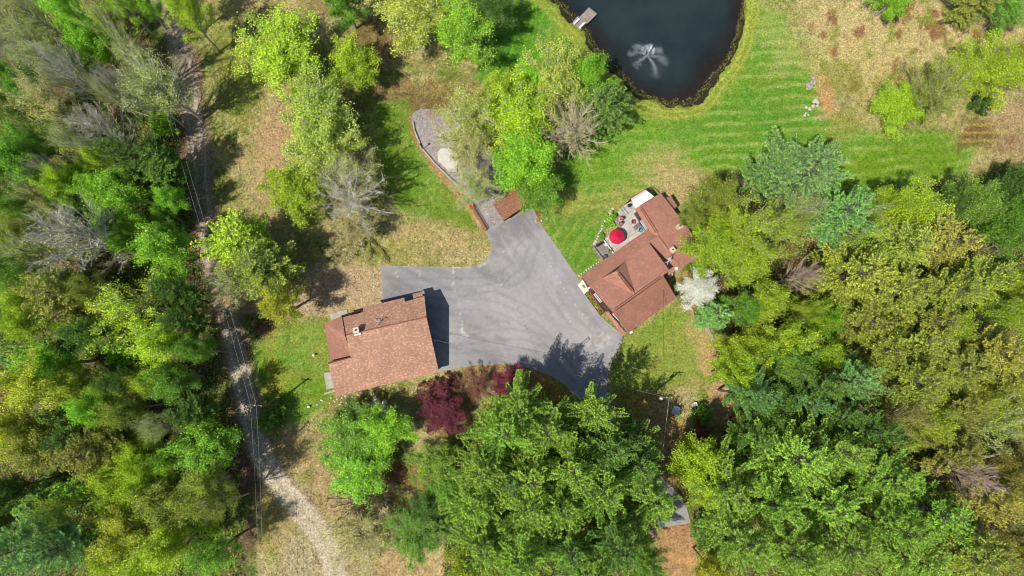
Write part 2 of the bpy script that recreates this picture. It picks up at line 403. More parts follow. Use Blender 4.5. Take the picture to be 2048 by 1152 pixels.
    over(d2 * sst(np.sin(wv / 3.6) * 1.6 - .5) * .42 * sst((n1 - .3) * 4), (170, 182, 100)); over(d2 * sst(np.sin(wv / 3.6 + 2.6) * 1.6 - .6) * .3, (84, 128, 34))
    d1 = sst(-sd_poly(px, py, L1) / 10); over(d1 * sst(np.sin((px + py * .28) / 3.4) * 1.5 - .5) * .30, (136, 178, 70))
    d3 = sst(-sd_poly(px, py, L3) / 10); over(d3 * sst(np.sin((px * .9 + py * .5) / 4.0 + (n1 - .5) * 4) * 1.5 - .4) * .45, (150, 160, 74))
    # ring and wheel tracks round the pond
    dp = sd_poly(px, py, POND)
    over(sst((24 - np.abs(dp - 16) - (n3 - .5) * 14) / 10) * .8, (142, 156, 62)); over(sst((3.0 - np.abs(dp - 17 - (n1 - .5) * 8)) / 2.5) * .55, (190, 182, 100)); over(sst((3.0 - np.abs(dp - 30 - (n1 - .5) * 8)) / 2.5) * .4, (186, 178, 100))
    over(sst((3 - np.abs(dp + 1) - (n3 - .5) * 9) / 4) * .8, (66, 54, 38), .9)
    over(sst(-dp / 3) , (112, 80, 56), .5); over(sst((-dp - 36 + (n1 - .5) * 50) / 40), (60, 56, 44), .3)
    # lane, link and turning place
    dl = d_line(px, py, LANE)
    over(sst((34 - dl + (n2 - .5) * 22) / 12) * .7, (162, 138, 112), .8)
    over(sst((22 - dl + (n3 - .5) * 14 + (n2 - .5) * 8) / 7) * .95, (158, 144, 124), .75); over(sst((22 - dl + (n3 - .5) * 12) / 6) * .8 * sst((py - 640) / 120), GRAV, .6)  # upper half kept darker: shade of the trees put into the lane colour
    over(sst((4 - np.abs(dl - 0) + (n3 - .5) * 5) / 4) * .45, (140, 132, 92)); over(sst((4 - np.abs(dl - 10)) / 4) * .5, (212, 202, 182))
    poly([(570, 545), (640, 528), (763, 528), (770, 602), (660, 628), (590, 640), (440, 620), (430, 570)], (182, 160, 124), 8, 16, .95, .6)
    over(sst((1 - np.hypot((px - 690) / 80, (py - 560) / 32)) * 3) * sst(np.sin(py / 2.2 + (n1 - .5) * 8) * 1.2 - .3) * .4, (190, 168, 132))
    poly([(570, 1010), (630, 1010), (680, 1050), (750, 1085), (760, 1300), (540, 1300), (545, 1080)], (166, 152, 108), 14, 30, .85, .8)
    blob(545, 1040, 34, 100, (178, 158, 98), .6); blob(600, 1130, 40, 60, (184, 170, 138), .5); over(sst((26 - dl + (n3 - .5) * 8) / 6) * .8 * (py > 880), (200, 186, 160)); over(sst((3.5 - np.abs(dl - 1)) / 3) * .5 * (py > 880), (150, 140, 98))
    # leaf-brown clearing at the drive's lower end
    poly([(1300, 1052), (1385, 1048), (1390, 1020), (1405, 1040), (1392, 1080), (1420, 1200), (1330, 1220), (1300, 1120)], (172, 134, 96), 6, 12, .95, .8)
    over(sst((1 - np.hypot((px - 1350) / 60, (py - 1110) / 60)) * 3) * sst((n2 - .5) * 8) * .5, (214, 160, 104)); blob(1305, 1050, 14, 60, (150, 140, 126), .8)
    # beds and pad surrounds
    poly([(1063, 411), (1088, 404), (1092, 428), (1080, 446)], (150, 100, 70), 2, 3, 1, .9)
    over(sst((3.5 - d_line(px, py, [(820, 235), (824, 262), (840, 300), (872, 336), (905, 370), (938, 402)])) / 2) * .8, (176, 128, 84))
    over(sst((9 - d_line(px, py, [(868, 336), (905, 376), (945, 424), (968, 464)]) + (n3 - .5) * 8) / 5) * .7, (180, 146, 106))
    return C, T
def ground_mat(name='ground_cover', sc=1.0):
    m, n, l, b = new_mat(name)
    a = n.new('ShaderNodeAttribute'); a.attribute_name = 'col'
    geo = n.new('ShaderNodeNewGeometry')
    t1 = noise(n, l, 1.1 * sc, 6, .7, geo.outputs['Position']); t2 = noise(n, l, 3.2 * sc, 6, .8, geo.outputs['Position']); t3 = noise(n, l, .25, 4, .6, geo.outputs['Position'])
    f1 = maprange(n, l, t1.outputs[0], .34, .66, .7, 1.3); f2 = maprange(n, l, t2.outputs[0], .36, .64, .42, 1.6)
    mm = n.new('ShaderNodeMath'); mm.operation = 'MULTIPLY'; l.new(f1, mm.inputs[0]); l.new(f2, mm.inputs[1])
    fac = n.new('ShaderNodeMix'); fac.data_type = 'FLOAT'; l.new(a.outputs['Alpha'], fac.inputs[0]); fac.inputs[2].default_value = 1.0; l.new(mm.outputs[0], fac.inputs[3])
    # keep some of the grain everywhere
    g2 = n.new('ShaderNodeMix'); g2.data_type = 'FLOAT'; g2.inputs[0].default_value = .62; l.new(fac.outputs[0], g2.inputs[2]); l.new(mm.outputs[0], g2.inputs[3])
    hs = n.new('ShaderNodeHueSaturation'); l.new(a.outputs['Color'], hs.inputs['Color'])
    l.new(maprange(n, l, t1.outputs[1] if False else t3.outputs[0], .3, .7, .485, .515), hs.inputs['Hue']); hs.inputs['Saturation'].default_value = 1.03
    l.new(mixc(n, l, 1.0, hs.outputs[0], g2.outputs[0], 'MULTIPLY'), b.inputs['Base Color'])
    b.inputs['Roughness'].default_value = .95; b.inputs['Specular IOR Level'].default_value = .1
    bump(n, l, b, t2.outputs[0], .55, .12)
    return m
GROUND = ground_mat()
# asphalt colour
def paint_asphalt(px, py):
    n1 = fbm(px / 50, py / 50, 1); n2 = fbm(px / 16, py / 16, 3); n3 = fbm(px / 5, py / 5, 6, 3); ns = fbm((px * .9 + py * .4) / 60, (py * .9 - px * .4) / 9, 2)
    ca = fbm((px * .55 + py * .83) / 70, (px * .83 - py * .55) / 8, 4)
    C = np.zeros(px.shape + (3,)); C[:] = np.array(lin(152, 149, 147, .66))
    C *= (1 + (n1 - .5) * .5 + (n2 - .5) * .16 + (n3 - .5) * .08)[..., None]
    def over(a, col):
        nonlocal C
        C += (np.array(lin(*col, .62)) - C) * np.clip(a, 0, 1)[..., None]
    # older darker tongue by the shed and at the far left
    over(sst(.5 - sd_poly(px, py, [(972, 462), (1063, 410), (1086, 456), (1010, 494), (985, 500)]) / 16) * .55, (120, 116, 118))
    over(sst(.5 - sd_poly(px, py, [(762, 531), (930, 534), (935, 560), (860, 640), (765, 640)]) / 40) * .35, (128, 126, 130))
    over(sst(.5 - sd_poly(px, py, [(1100, 480), (1125, 515), (1160, 566), (1210, 640), (1190, 650), (1100, 520)]) / 20) * .3, (134, 132, 134))
    over(sst(.5 - sd_poly(px, py, [(880, 745), (900, 700), (1100, 700), (1240, 690), (1210, 790), (1100, 750), (1000, 728)]) / 30) * .3, (132, 131, 134))
    over(sst((ns - .54) * 7) * .34 * (px < 1020), (104, 104, 108)); over(sst((.46 - ns) * 7) * .3, (170, 168, 168)); over(sst((ca - .54) * 8) * .30 * (px > 1000), (176, 174, 174))
    def line(pts, wd, col, s, brk=6):
        d = d_line(px + (n2 - .5) * 7, py + (n2 - .5) * 7, pts) + (n3 - .5) * wd
        over(sst((wd * 1.25 - d) / wd) * s * sst((n3 - .4) * brk), col)
    line([(905, 530), (908, 570), (918, 610), (922, 650), (926, 668)], 2.2, (196, 192, 186), .8); line([(920, 636), (922, 662), (934, 672)], 4.5, (214, 208, 200), .8)
    line([(1000, 560), (1014, 585), (1034, 612), (1072, 700)], 1.2, (104, 104, 106), .4, 5); line([(1050, 650), (1070, 690), (1076, 712)], 1.2, (104, 104, 106), .4, 5)
    line([(975, 520), (988, 545), (1003, 570)], 1.4, (200, 196, 190), .6); line([(985, 486), (1010, 506)], 1.6, (200, 196, 190), .6)
    line([(1084, 502), (1100, 530), (1130, 580), (1160, 625), (1180, 640)], 1.6, (206, 202, 198), .7); line([(1110, 595), (1130, 625), (1144, 650)], 1.6, (200, 196, 190), .6)
    line([(980, 574), (1000, 600), (1012, 640)], 1.2, (190, 186, 182), .5); line([(792, 546), (800, 562)], 1.6, (200, 196, 190), .7); line([(836, 540), (842, 556)], 1.6, (196, 192, 186), .6); line([(1160, 630), (1184, 655), (1210, 664)], 6, (186, 180, 172), .5)
    d = np.hypot((px - 1196) / 40, (py - 682) / 18) + (n2 - .5) * 1.1; over(sst((1.1 - d) * 2) * sst((n3 - .4) * 5) * .6, (206, 200, 190)); over(sst((.45 - d) * 3) * .5, (150, 132, 120))
    for k_, (pts, wd_, cl_, s_) in enumerate((
        ([(780, 575), (870, 578), (960, 572), (1030, 545), (1060, 490)], 5, (118, 117, 120), .35), ([(800, 590), (900, 600), (1000, 610), (1090, 660), (1150, 740)], 4, (120, 119, 122), .35),
        ([(900, 640), (1000, 640), (1080, 600), (1100, 520), (1060, 450)], 3, (172, 170, 170), .3), ([(905, 690), (1010, 680), (1110, 700), (1180, 770)], 5, (116, 115, 118), .35),
        ([(1000, 470), (1040, 540), (1110, 630), (1190, 700)], 4, (172, 170, 170), .35), ([(1020, 460), (1080, 530), (1140, 620), (1210, 690)], 3, (118, 117, 120), .3), ([(920, 560), (990, 590), (1060, 650), (1120, 720)], 3, (170, 168, 168), .3))):
        d = d_line(px + (n1 - .5) * 16, py + (n1 - .5) * 16, smooth_poly(pts, 6, False)); d = np.minimum(d, np.abs(d - 19))
        over(sst((wd_ - d) / wd_) * s_ * (.4 + n2), cl_)
    # light, sandy rims
    de = sd_poly(px, py, DRIVE); over(sst((3.5 + de) / 3) * .55, (172, 160, 142)); line([(905, 533), (930, 536), (955, 534), (972, 526)], 2.5, (206, 196, 178), .7)
    return C
def fine_mesh(name, poly_px, step, z, painter, mat, kind='structure', tex=.15):
    """flat sheet on its own fine grid, its rim snapped to the outline"""
    W = [P(x, y, 0) for x, y in poly_px]; W = np.array([(p.x, p.y) for p in W])
    xs = np.arange(W[:, 0].min() - step, W[:, 0].max() + step, step); ys = np.arange(W[:, 1].min() - step, W[:, 1].max() + step, step)
    X, Y = np.meshgrid(xs, ys); cx = X[:-1, :-1] + step / 2; cy = Y[:-1, :-1] + step / 2
    ins = sd_poly(cx, cy, W) < 0; idx = np.arange(X.size).reshape(X.shape)
    a = idx[:-1, :-1][ins]; b = idx[:-1, 1:][ins]; c = idx[1:, 1:][ins]; d = idx[1:, :-1][ins]
    Fq = np.stack([a, b, c, d], 1)
    cnt = np.zeros(X.size, int); np.add.at(cnt, Fq.ravel(), 1); use = cnt > 0; rim = use & (cnt < 4)
    vx = X.ravel().copy(); vy = Y.ravel().copy(); r = np.where(rim)[0]; best = np.full(len(r), 1e9); bx = vx[r].copy(); by = vy[r].copy()
    for i in range(len(W)):
        ax, ay = W[i]; ex, ey = W[(i + 1) % len(W)] - W[i]
        t = np.clip(((vx[r] - ax) * ex + (vy[r] - ay) * ey) / (ex * ex + ey * ey), 0, 1); qx = ax + ex * t; qy = ay + ey * t
        dd = np.hypot(vx[r] - qx, vy[r] - qy); mk = dd < best; best[mk] = dd[mk]; bx[mk] = qx[mk]; by[mk] = qy[mk]
    vx[r] = bx; vy[r] = by
    remap = -np.ones(X.size, int); u = np.where(use)[0]; remap[u] = np.arange(len(u)); Fq = remap[Fq]; vx = vx[u]; vy = vy[u]
    px, py = to_px(vx, vy); res = painter(px, py)
    if isinstance(res, tuple): Cc, T = res
    else: Cc, T = res, np.full(len(vx), tex)
    me = mesh_np(name, np.stack([vx, vy, np.full(len(vx), z)], 1), Fq, {'col': np.concatenate([Cc, T[:, None]], 1)})
    o = link(name, me, None, mat); return tag(o, kind=kind)

# ground sheet
gx = np.arange(-108, 108.1, .32); gy = np.arange(-66, 84.1, .32)
gx = np.concatenate([[-3000, -600, -200, -140], gx, [140, 200, 600, 3000]]); gy = np.concatenate([[-3000, -600, -180, -100], gy, [110, 180, 600, 3000]])
X, Y = np.meshgrid(gx, gy); px, py = to_px(X, Y)
Cg, Tg = paint(px, py)
PW = np.array([P(x, y, 0)[:2] for x, y in POND]); DW = np.array([P(x, y, 0)[:2] for x, y in DRIVE])
Z = (fbm(X / 1.6, Y / 1.6, 2, 3) - .5) * .22
flat = np.ones(X.shape)
flat *= sst(sd_poly(px, py, DRIVE) / 12 ) * sst(sd_poly(px, py, GRAVEL) / 10) * sst((d_line(px, py, LANE) - 20) / 12)
flat *= sst(sd_poly(px, py, [(640, 580), (900, 560), (900, 800), (630, 810)]) / 16) * sst(sd_poly(px, py, [(1140, 380), (1420, 380), (1420, 680), (1140, 700)]) / 16)
Z = np.minimum(Z * flat, .1) - .03
dpw = sd_poly(X, Y, PW); dpw = dpw + .5 + (fbm(X / 1.8, Y / 1.8, 5, 3) - .5) * 1.9 + (fbm(X / 7, Y / 7, 1, 2) - .5) * 1.4; Z = Z - .45 * sst(1 - dpw / 2.2) - 1.6 * sst(-dpw / 7)
far = (np.abs(X) > 112) | (Y < -70) | (Y > 90); Z[far] = 0
ny, nx = X.shape; idx = np.arange(X.size).reshape(ny, nx)
Fq = np.stack([idx[:-1, :-1].ravel(), idx[:-1, 1:].ravel(), idx[1:, 1:].ravel(), idx[1:, :-1].ravel()], 1)
me = mesh_np('ground', np.stack([X.ravel(), Y.ravel(), Z.ravel()], 1), Fq, {'col': np.concatenate([Cg.reshape(-1, 3), Tg.reshape(-1, 1)], 1)}, smooth=True)
tag(link('ground', me, None, GROUND), kind='structure')

def asphalt_mat():
    m, n, l, b = new_mat('asphalt'); a = n.new('ShaderNodeAttribute'); a.attribute_name = 'col'
    geo = n.new('ShaderNodeNewGeometry'); t = noise(n, l, 14, 4, .7, geo.outputs['Position']); t2 = noise(n, l, 1.4, 5, .65, geo.outputs['Position'])
    f = maprange(n, l, t.outputs[0], .3, .7, .86, 1.14); f2 = maprange(n, l, t2.outputs[0], .3, .7, .92, 1.08)
    mm = n.new('ShaderNodeMath'); mm.operation = 'MULTIPLY'; l.new(f, mm.inputs[0]); l.new(f2, mm.inputs[1])
    l.new(mixc(n, l, 1.0, a.outputs['Color'], mm.outputs[0], 'MULTIPLY'), b.inputs['Base Color']); b.inputs['Roughness'].default_value = .9
    bump(n, l, b, t.outputs[0], .2, .02); return m
fine_mesh('driveway', DRIVE, .3, .03, paint_asphalt, asphalt_mat())
def paint_gravel(px, py):
    n1 = fbm(px / 30, py / 30, 1); n2 = fbm(px / 3.2, py / 3.2, 3, 3)
    C = np.zeros(px.shape + (3,)); C[:] = np.array(lin(164, 154, 150, .6)); C *= (1 + (n1 - .5) * .4 + (n2 - .5) * .5)[..., None]
    a = sst((1 - np.hypot((px - 872) / 26, (py - 226) / 7)) * 2 + (n2 - .5)) * .6; C += (np.array(lin(150, 112, 72, .6)) - C) * np.clip(a, 0, 1)[..., None]
    return C, np.full(px.shape, .8)
fine_mesh('gravel_yard', GRAVEL, .25, .035, paint_gravel, ground_mat('gravel_stones', 2.2))
# lane surface: same colours as the ground it lies in
def strip(pts, wd):
    p = [np.array(q, float) for q in pts]; L = []; Rr = []
    for i in range(len(p)):
        t = p[min(i + 1, len(p) - 1)] - p[max(i - 1, 0)]; t /= np.linalg.norm(t); nn = np.array([-t[1], t[0]])
        L.append(tuple(p[i] + nn * wd)); Rr.append(tuple(p[i] - nn * wd))
    return L + Rr[::-1]
fine_mesh('gravel_lane', strip(LANE, 22), .3, .02, paint, GROUND)

# pond
def water_mat():
    m, n, l, b = new_mat('pond_water'); a = n.new('ShaderNodeAttribute'); a.attribute_name = 'depth'
    geo = n.new('ShaderNodeNewGeometry'); t = noise(n, l, .12, 4, .6, geo.outputs['Position'])
    c = mixc(n, l, maprange(n, l, t.outputs[0], .35, .7, 0, 1), (.010, .018, .019), (.018, .026, .025))
    l.new(c, b.inputs['Base Color']); b.inputs['Roughness'].default_value = .07; b.inputs['Specular IOR Level'].default_value = .5
    t2 = noise(n, l, 3.2, 4, .6, geo.outputs['Position']); bump(n, l, b, t2.outputs[0], .05, .02)
    tr = n.new('ShaderNodeBsdfTransparent'); tr.inputs[0].default_value = (.55, .42, .34, 1)
    mx = n.new('ShaderNodeMixShader'); l.new(maprange(n, l, a.outputs['Fac'], 0, 1, .42, 1), mx.inputs[0])
    l.new(tr.outputs[0], mx.inputs[1]); l.new(b.outputs[0], mx.inputs[2]); l.new(mx.outputs[0], n['Material Output'].inputs[0]); return m
wx = np.arange(PW[:, 0].min() - 2, PW[:, 0].max() + 2, .8); wy = np.arange(PW[:, 1].min() - 2, PW[:, 1].max() + 2, .8); WX, WY = np.meshgrid(wx, wy)
dd = sd_poly(WX, WY, PW); idx = np.arange(WX.size).reshape(WX.shape); keep = (dd[:-1, :-1] < 2.0)
Fq = np.stack([idx[:-1, :-1][keep], idx[:-1, 1:][keep], idx[1:, 1:][keep], idx[1:, :-1][keep]], 1)
u, inv = np.unique(Fq, return_inverse=True); Fq = inv.reshape(-1, 4)
dep = sst((-dd.ravel()[u] - .2 + (fbm(WX / 6, WY / 6, 3).ravel()[u] - .5) * 6) / 4.5)
me = mesh_np('pond_water', np.stack([WX.ravel()[u], WY.ravel()[u], np.full(len(u), -.33)], 1), Fq, {'depth': dep})
tag(link('pond_water', me, None, water_mat()), kind='structure')
# ------------------------------------------------------------------ buildings
def plane_of(a, b, c): n = (b - a).cross(c - a); return n, n.dot(a)
def on_plane(px, py, pl):
    o = Vector((0, 0, H)); d = P(px, py, 0) - o; n, k = pl
    return o + d * ((k - n.dot(o)) / n.dot(d))
def ang(a, b): return math.atan2((b - a).y, (b - a).x)
def toward(p, c, d):
    v = Vector((c.x - p.x, c.y - p.y, 0)).normalized() * d; return Vector((p.x + v.x, p.y + v.y, p.z))

# --- garage
g_e = P(853, 634, 6.4); g_w = P(692, 670, 6.4); g_se = P(878, 743.5, 2.9); g_sw = P(672, 793, 2.9)
gS = plane_of(g_e, g_w, (g_se + g_sw) / 2)
g_ne = P(848.8, 592, 4.5); gN = plane_of(g_e, g_w, g_ne)
g_sw = on_plane(672, 793, gS); g_se = on_plane(878, 743.5, gS); n1 = on_plane(701, 713.8, gS); n2 = on_plane(655.8, 724.5, gS)
nt_ = [on_plane(x, y, gN) for x, y in ((848.8, 592), (810, 603.3), (808.5, 595.4), (726, 614.8), (727, 624), (686, 634.5))]
GA = ang(g_w, g_e)
SH_G = shingle_mat('garage_shingles', (156, 118, 98), (164, 124, 103), (192, 150, 123), -GA, .30, .15, lf=.28)
SH_G2 = shingle_mat('wing_shingles', (146, 104, 88), (154, 110, 94), (166, 120, 102), -GA, .42, .19, lf=.12)
SH_H = shingle_mat('house_shingles', (152, 106, 89), (159, 112, 94), (170, 125, 106), 0, .40, .18, lf=.16)
WALLG = siding_mat('garage_siding', (112, 92, 84)); WALLH = siding_mat('house_siding', (96, 86, 84)); WALLR = siding_mat('dark_red_siding', (112, 52, 44))
TRIM = plain('dark_trim', (92, 56, 44)); WHITE = plain('white_paint', (226, 224, 216), .6, .08); CONC = plain('concrete', (178, 172, 158), .9, .2, 2)
DARK = plain('dark_metal', (36, 36, 40), .5, .2); BRICKW = plain('pale_masonry', (214, 198, 172), .9, .15, 5); REDP = plain('dark_red_paint', (120, 24, 26), .6)
GREYW = plain('weathered_grey_wood', (150, 142, 132), .9, .3, 6); SILV = plain('galvanised', (196, 202, 212), .4, .15, 3, .3)

gar = empty('garage_building', ((g_e.x + g_w.x) / 2, (g_e.y + g_sw.y) / 2, 0), 'big garage with mottled brown shingle roof beside the grey driveway', 'garage')
MB().slab([g_e, g_w, n1, n2, g_sw, g_se] + nt_, [(0, 5, 4, 3, 2, 1), (0, 1, 11, 10, 9, 8, 7, 6)][:1], .22).build('roof_slope', SH_G, gar)
MB().slab([g_e, g_w] + nt_, [(0, 1, 7, 6, 5, 4, 3, 2)], .22).build('roof_slope', SH_G, gar)
b_ = MB(); b_.tube([g_e + Vector((0, 0, .02)), g_w + Vector((0, 0, .02))], .09, 6); b_.build('ridge_cap', plain('ridge_shingle', (146, 92, 74)), gar)
lw = [P(684, 635, 4.15), P(648.5, 645, 3.9), P(661, 722, 4.0), P(703, 712, 4.1), P(690, 671, 4.6)]
MB().slab(lw, [(0, 1, 2, 3, 4)], .2).build('wing_roof', SH_G2, gar)
# fascia on the exposed step
MB().slab([n1 + Vector((0, 0, .03)), n2 + Vector((0, 0, .03)), toward(n2, g_sw, .28) + Vector((0, 0, .0)), toward(n1, g_se, .28)], [(0, 1, 2, 3)], .30).build('fascia', TRIM, gar)
cen = (g_e + g_w + g_se + g_sw) / 4
def inset(pts, c, d): return [toward(p, c, d) for p in pts]
wl = inset([g_e, nt_[0], nt_[1], nt_[2], nt_[3], nt_[4], nt_[5], g_w, n1, n2, g_sw, g_se], cen, .55)
gwall = MB().prism([(p.x, p.y) for p in wl], -.1, [p.z - .24 for p in wl]).build('wall', WALLG, gar)
wl2 = inset(lw, cen, .35); MB().prism([(p.x, p.y) for p in wl2], -.1, [p.z - .26 for p in wl2]).build('wing_wall', WALLG, gar)
# porch roof on the north side, pent roof strip
pr = [P(825, 587.7, 3.0), P(843.2, 583.6, 3.0), P(846.5, 596, 3.5), P(827, 600, 3.5)]
MB().slab(pr, [(3, 2, 1, 0)], .15).build('porch_roof', SH_G, gar)
for q in pr[:2]:
    q = toward(q, cen, .2); MB().tube([(q.x, q.y, 0), (q.x, q.y, 2.86)], .07).build('porch_post', TRIM, gar)
MB().slab([P(686, 634, 2.9), P(683, 630.5, 2.5), P(725, 618.5, 2.5), P(727, 622.5, 2.9)], [(0, 1, 2, 3)], .12).build('pent_roof', TRIM, gar)
def chimney(parent, px, py, z0, z1, w, rz, capc=BRICKW, flues=1):
    c = P(px, py, z1); m = MB(); m.box((c.x, c.y, (z0 + z1) / 2), (w, w, z1 - z0), rz); m.box((c.x, c.y, z1 - .06), (w + .14, w + .14, .16), rz)
    ch = m.build('chimney', capc, parent); f = MB().lathe((c.x, c.y, z1 + .005), [(.13, 0), (.13, .14), (.09, .14), (.09, .03)], 12); f.build('flue', DARK, ch); return c
c = chimney(gar, 711.7, 660.5, 5.2, 7.5, .72, GA)
MB().slab([P(708, 669, 6.55), P(709, 672, 6.48), P(722, 669, 6.48), P(722.5, 665.5, 6.55)], [(0, 1, 2, 3)], .05).build('flashing', SILV, gar)
v = P(687.5, 655.5, 5.6); MB().tube([v - Vector((0, 0, .6)), v + Vector((0, 0, .45))], .06).build('vent_pipe', SILV, gar)
# tripod aerial on the roof
a0 = P(757, 644, 6.1); an = MB(); an.tube([a0 - Vector((0, 0, .3)), a0 + Vector((.1, 0, 1.7))], .045)
for k in range(3):
    t = R_(20 + 120 * k); an.tube([a0 + Vector((.05, 0, .9)), a0 + Vector((math.cos(t) * .75, math.sin(t) * .75, -.35))], .05)
an.tube([a0 + Vector((-.5, .1, 1.5)), a0 + Vector((.6, -.1, 1.6))], .03); an.build('roof_aerial', SILV, gar)
# garage doors and windows on the east gable and the north side
def opening(parent, p0, p1, t, width, z0, z1, out, frame=WHITE, pane=GLASS, shut=None, name='window'):
    """frame + pane on the wall running p0 -> p1 (out = outward normal sign)"""
    d = (Vector((p1.x, p1.y, 0)) - Vector((p0.x, p0.y, 0))); L = d.length; d.normalize(); nrm = Vector((d.y, -d.x, 0)) * out
    c = Vector((p0.x, p0.y, 0)) + d * (L * t); rz = math.atan2(d.y, d.x); zc = (z0 + z1) / 2
    fr = MB(); hw, hh = width / 2, (z1 - z0) / 2
    for s in (-1, 1):
        fr.box(c + d * (s * (hw + .04)) + nrm * .03 + Vector((0, 0, zc)), (.08, .1, hh * 2 + .16), rz)
        fr.box(c + nrm * .03 + Vector((0, 0, zc + s * (hh + .04))), (hw * 2, .1, .08), rz)
    fr.box(c + nrm * .03 + Vector((0, 0, zc)), (.05, .09, hh * 2), rz)
    f = fr.build(name, frame, parent)
    MB().box(c + nrm * .005 + Vector((0, 0, zc)), (hw * 2, .06, hh * 2), rz).build('pane' if name == 'window' else 'panel', pane, f)
    if shut:
        for s in (-1, 1): MB().box(c + d * (s * (hw + .34)) + nrm * .04 + Vector((0, 0, zc)), (.42, .07, hh * 2 + .1), rz).build('shutter', shut, parent)
    return f
e0, e1 = wl[11], wl[0]
DOORM = plain('door_paint', (206, 198, 184), .6, .06)
for t in (.3, .75): opening(gar, wl[11], wl[0], t, 2.7, .05, 2.3, -1 if False else 1, WHITE, DOORM, name='garage_door')
opening(gar, wl[9], wl[10], .5, 1.2, 1.0, 2.1, 1); opening(gar, wl[10], wl[11], .25, 1.2, 1.0, 2.0, 1); opening(gar, wl[10], wl[11], .7, 1.2, 1.0, 2.0, 1)
mt = P(871, 680, 3.6); m_ = MB(); m_.tube([mt - Vector((.2, 0, 1.2)), mt - Vector((.2, 0, -.2)), mt + Vector((.05, 0, -.05))], .05); m_.box(mt - Vector((.2, 0, 1.6)), (.2, .35, .5)); m_.build('service_mast', SILV, gar)
for name, pts, h, lab in (('concrete_slab', [(648, 746), (662, 743.5), (670, 775), (653, 779)], .12, 'pale concrete slab against the west wall of the garage'),
                          ('concrete_slab', [(659.5, 629), (694, 619), (696, 628), (662, 641)], .1, 'grey concrete landing at the north west corner of the garage'),
                          ('stone_step', [(649, 786), (670, 779), (671, 783), (649, 790)], .2, 'narrow stone step below the concrete slab west of the garage')):
    MB().prism([tuple(P(x, y, 0))[:2] for x, y in pts], -.1, h).thing(name, CONC, lab, 'slab' if 'slab' in name else 'step')

# --- main house
def z1(x, y, h): return P(1140 + x / 5.76, 370 + y / 5.76, h)
def z2(x, y, h): return P(1130 + x / 5.76, 500 + y / 5.76, h)
R1 = z2(549, 708, 6.8); R3 = z2(1207, 237, 6.8); R2 = R1 + (R3 - R1) * .885
bS = z2(720, 960, 2.9); cS = z2(1285, 555, 2.9)
pS = plane_of(R1, R3, (bS + cS) / 2); bS = on_plane(1255, 666.7, pS); cS = on_plane(1353, 596.4, pS)
U1 = z2(285, 415, 4.7); U2 = z1(915, 670, 4.7)
pN = plane_of(R1, R3, (U1 + U2) / 2); U1 = on_plane(1179.5, 572, pN); U2 = on_plane(1298.9, 486.3, pN)
HA = ang(R1, R3)
SH_H.node_tree.nodes['Mapping'].inputs['Rotation'].default_value = (0, 0, -HA)
house = empty('main_house', ((R1.x + R3.x) / 2, (R1.y + R3.y) / 2, 0), 'rambling house with red brown shingle roofs beside the wooden deck', 'house')
Mr = z2(800, 500, 6.8); tt = (Mr - R1).dot(R3 - R1) / (R3 - R1).length_squared; Mr = R1 + (R3 - R1) * tt
Fd = z2(592, 238, 6.55); DW_ = on_plane(1203, 557, pN); DE_ = on_plane(1249.8, 522.6, pN)
ns = (R1 - bS); 
MB().slab([R1, R2, cS, bS], [(0, 3, 2, 1)], .22).build('roof_slope', SH_H, house)
MB().slab([R1, R3, U2, U1], [(0, 1, 2, 3)], .22).build('roof_slope', SH_H, house)
dorm = MB().slab([Fd + Vector((0, 0, .05)), Mr + Vector((0, 0, .06)), DW_ + Vector((0, 0, .1)), DE_ + Vector((0, 0, .1))], [(0, 2, 1), (0, 1, 3)], .14)
dr = dorm.build('dormer_roof', SH_H, house)
MB().add([DW_ + Vector((0, 0, -.05)), DE_ + Vector((0, 0, -.05)), Fd + Vector((0, 0, -.1)), toward(DW_, Mr, .3) - Vector((0, 0, .1)), toward(DE_, Mr, .3) - Vector((0, 0, .1)), toward(Fd, Mr, .3) - Vector((0, 0, .1))], [(0, 1, 2), (3, 5, 4), (0, 2, 5, 3), (1, 4, 5, 2), (0, 3, 4, 1)]).build('dormer_gable', WALLH, house)
DKV = plain('ridge_vent', (112, 70, 60), .9, .3, 8)
def vent(p, q, off=.05):
    m = MB(); d = (q - p).normalized(); s = Vector((-d.y, d.x, 0)) * .17
    for k in (-1, 1): m.tube([p + s * k + Vector((0, 0, off)), q + s * k + Vector((0, 0, off))], .045, 4)
    n = int((q - p).length / .5)
    for i in range(n): a = p + (q - p) * (i / n); m.tube([a + s + Vector((0, 0, off)), a - s + Vector((0, 0, off))], .025, 4)
    return m.build('ridge_vent', DKV, house)
vent(R1 + (R3 - R1) * .04, R1 + (R3 - R1) * .84); vent(Fd + (Mr - Fd) * .1, Fd + (Mr - Fd) * .85, .12)
# lower north roof
aN = z2(190, 300, 2.8); eN = P(1294.5, 458.5, 2.9); e2 = P(1314.5, 474.5, 4.0)
U1b = U1 + Vector((0, 0, -.38)); U2b = U2 + Vector((0, 0, -.38))
MB().slab([aN, eN, e2, U2b, toward(U2b, R3, .6), toward(U1b, R1, .6), U1b], [(0, 6, 5, 4, 3, 2, 1)], .2).build('lower_roof', SH_H, house)
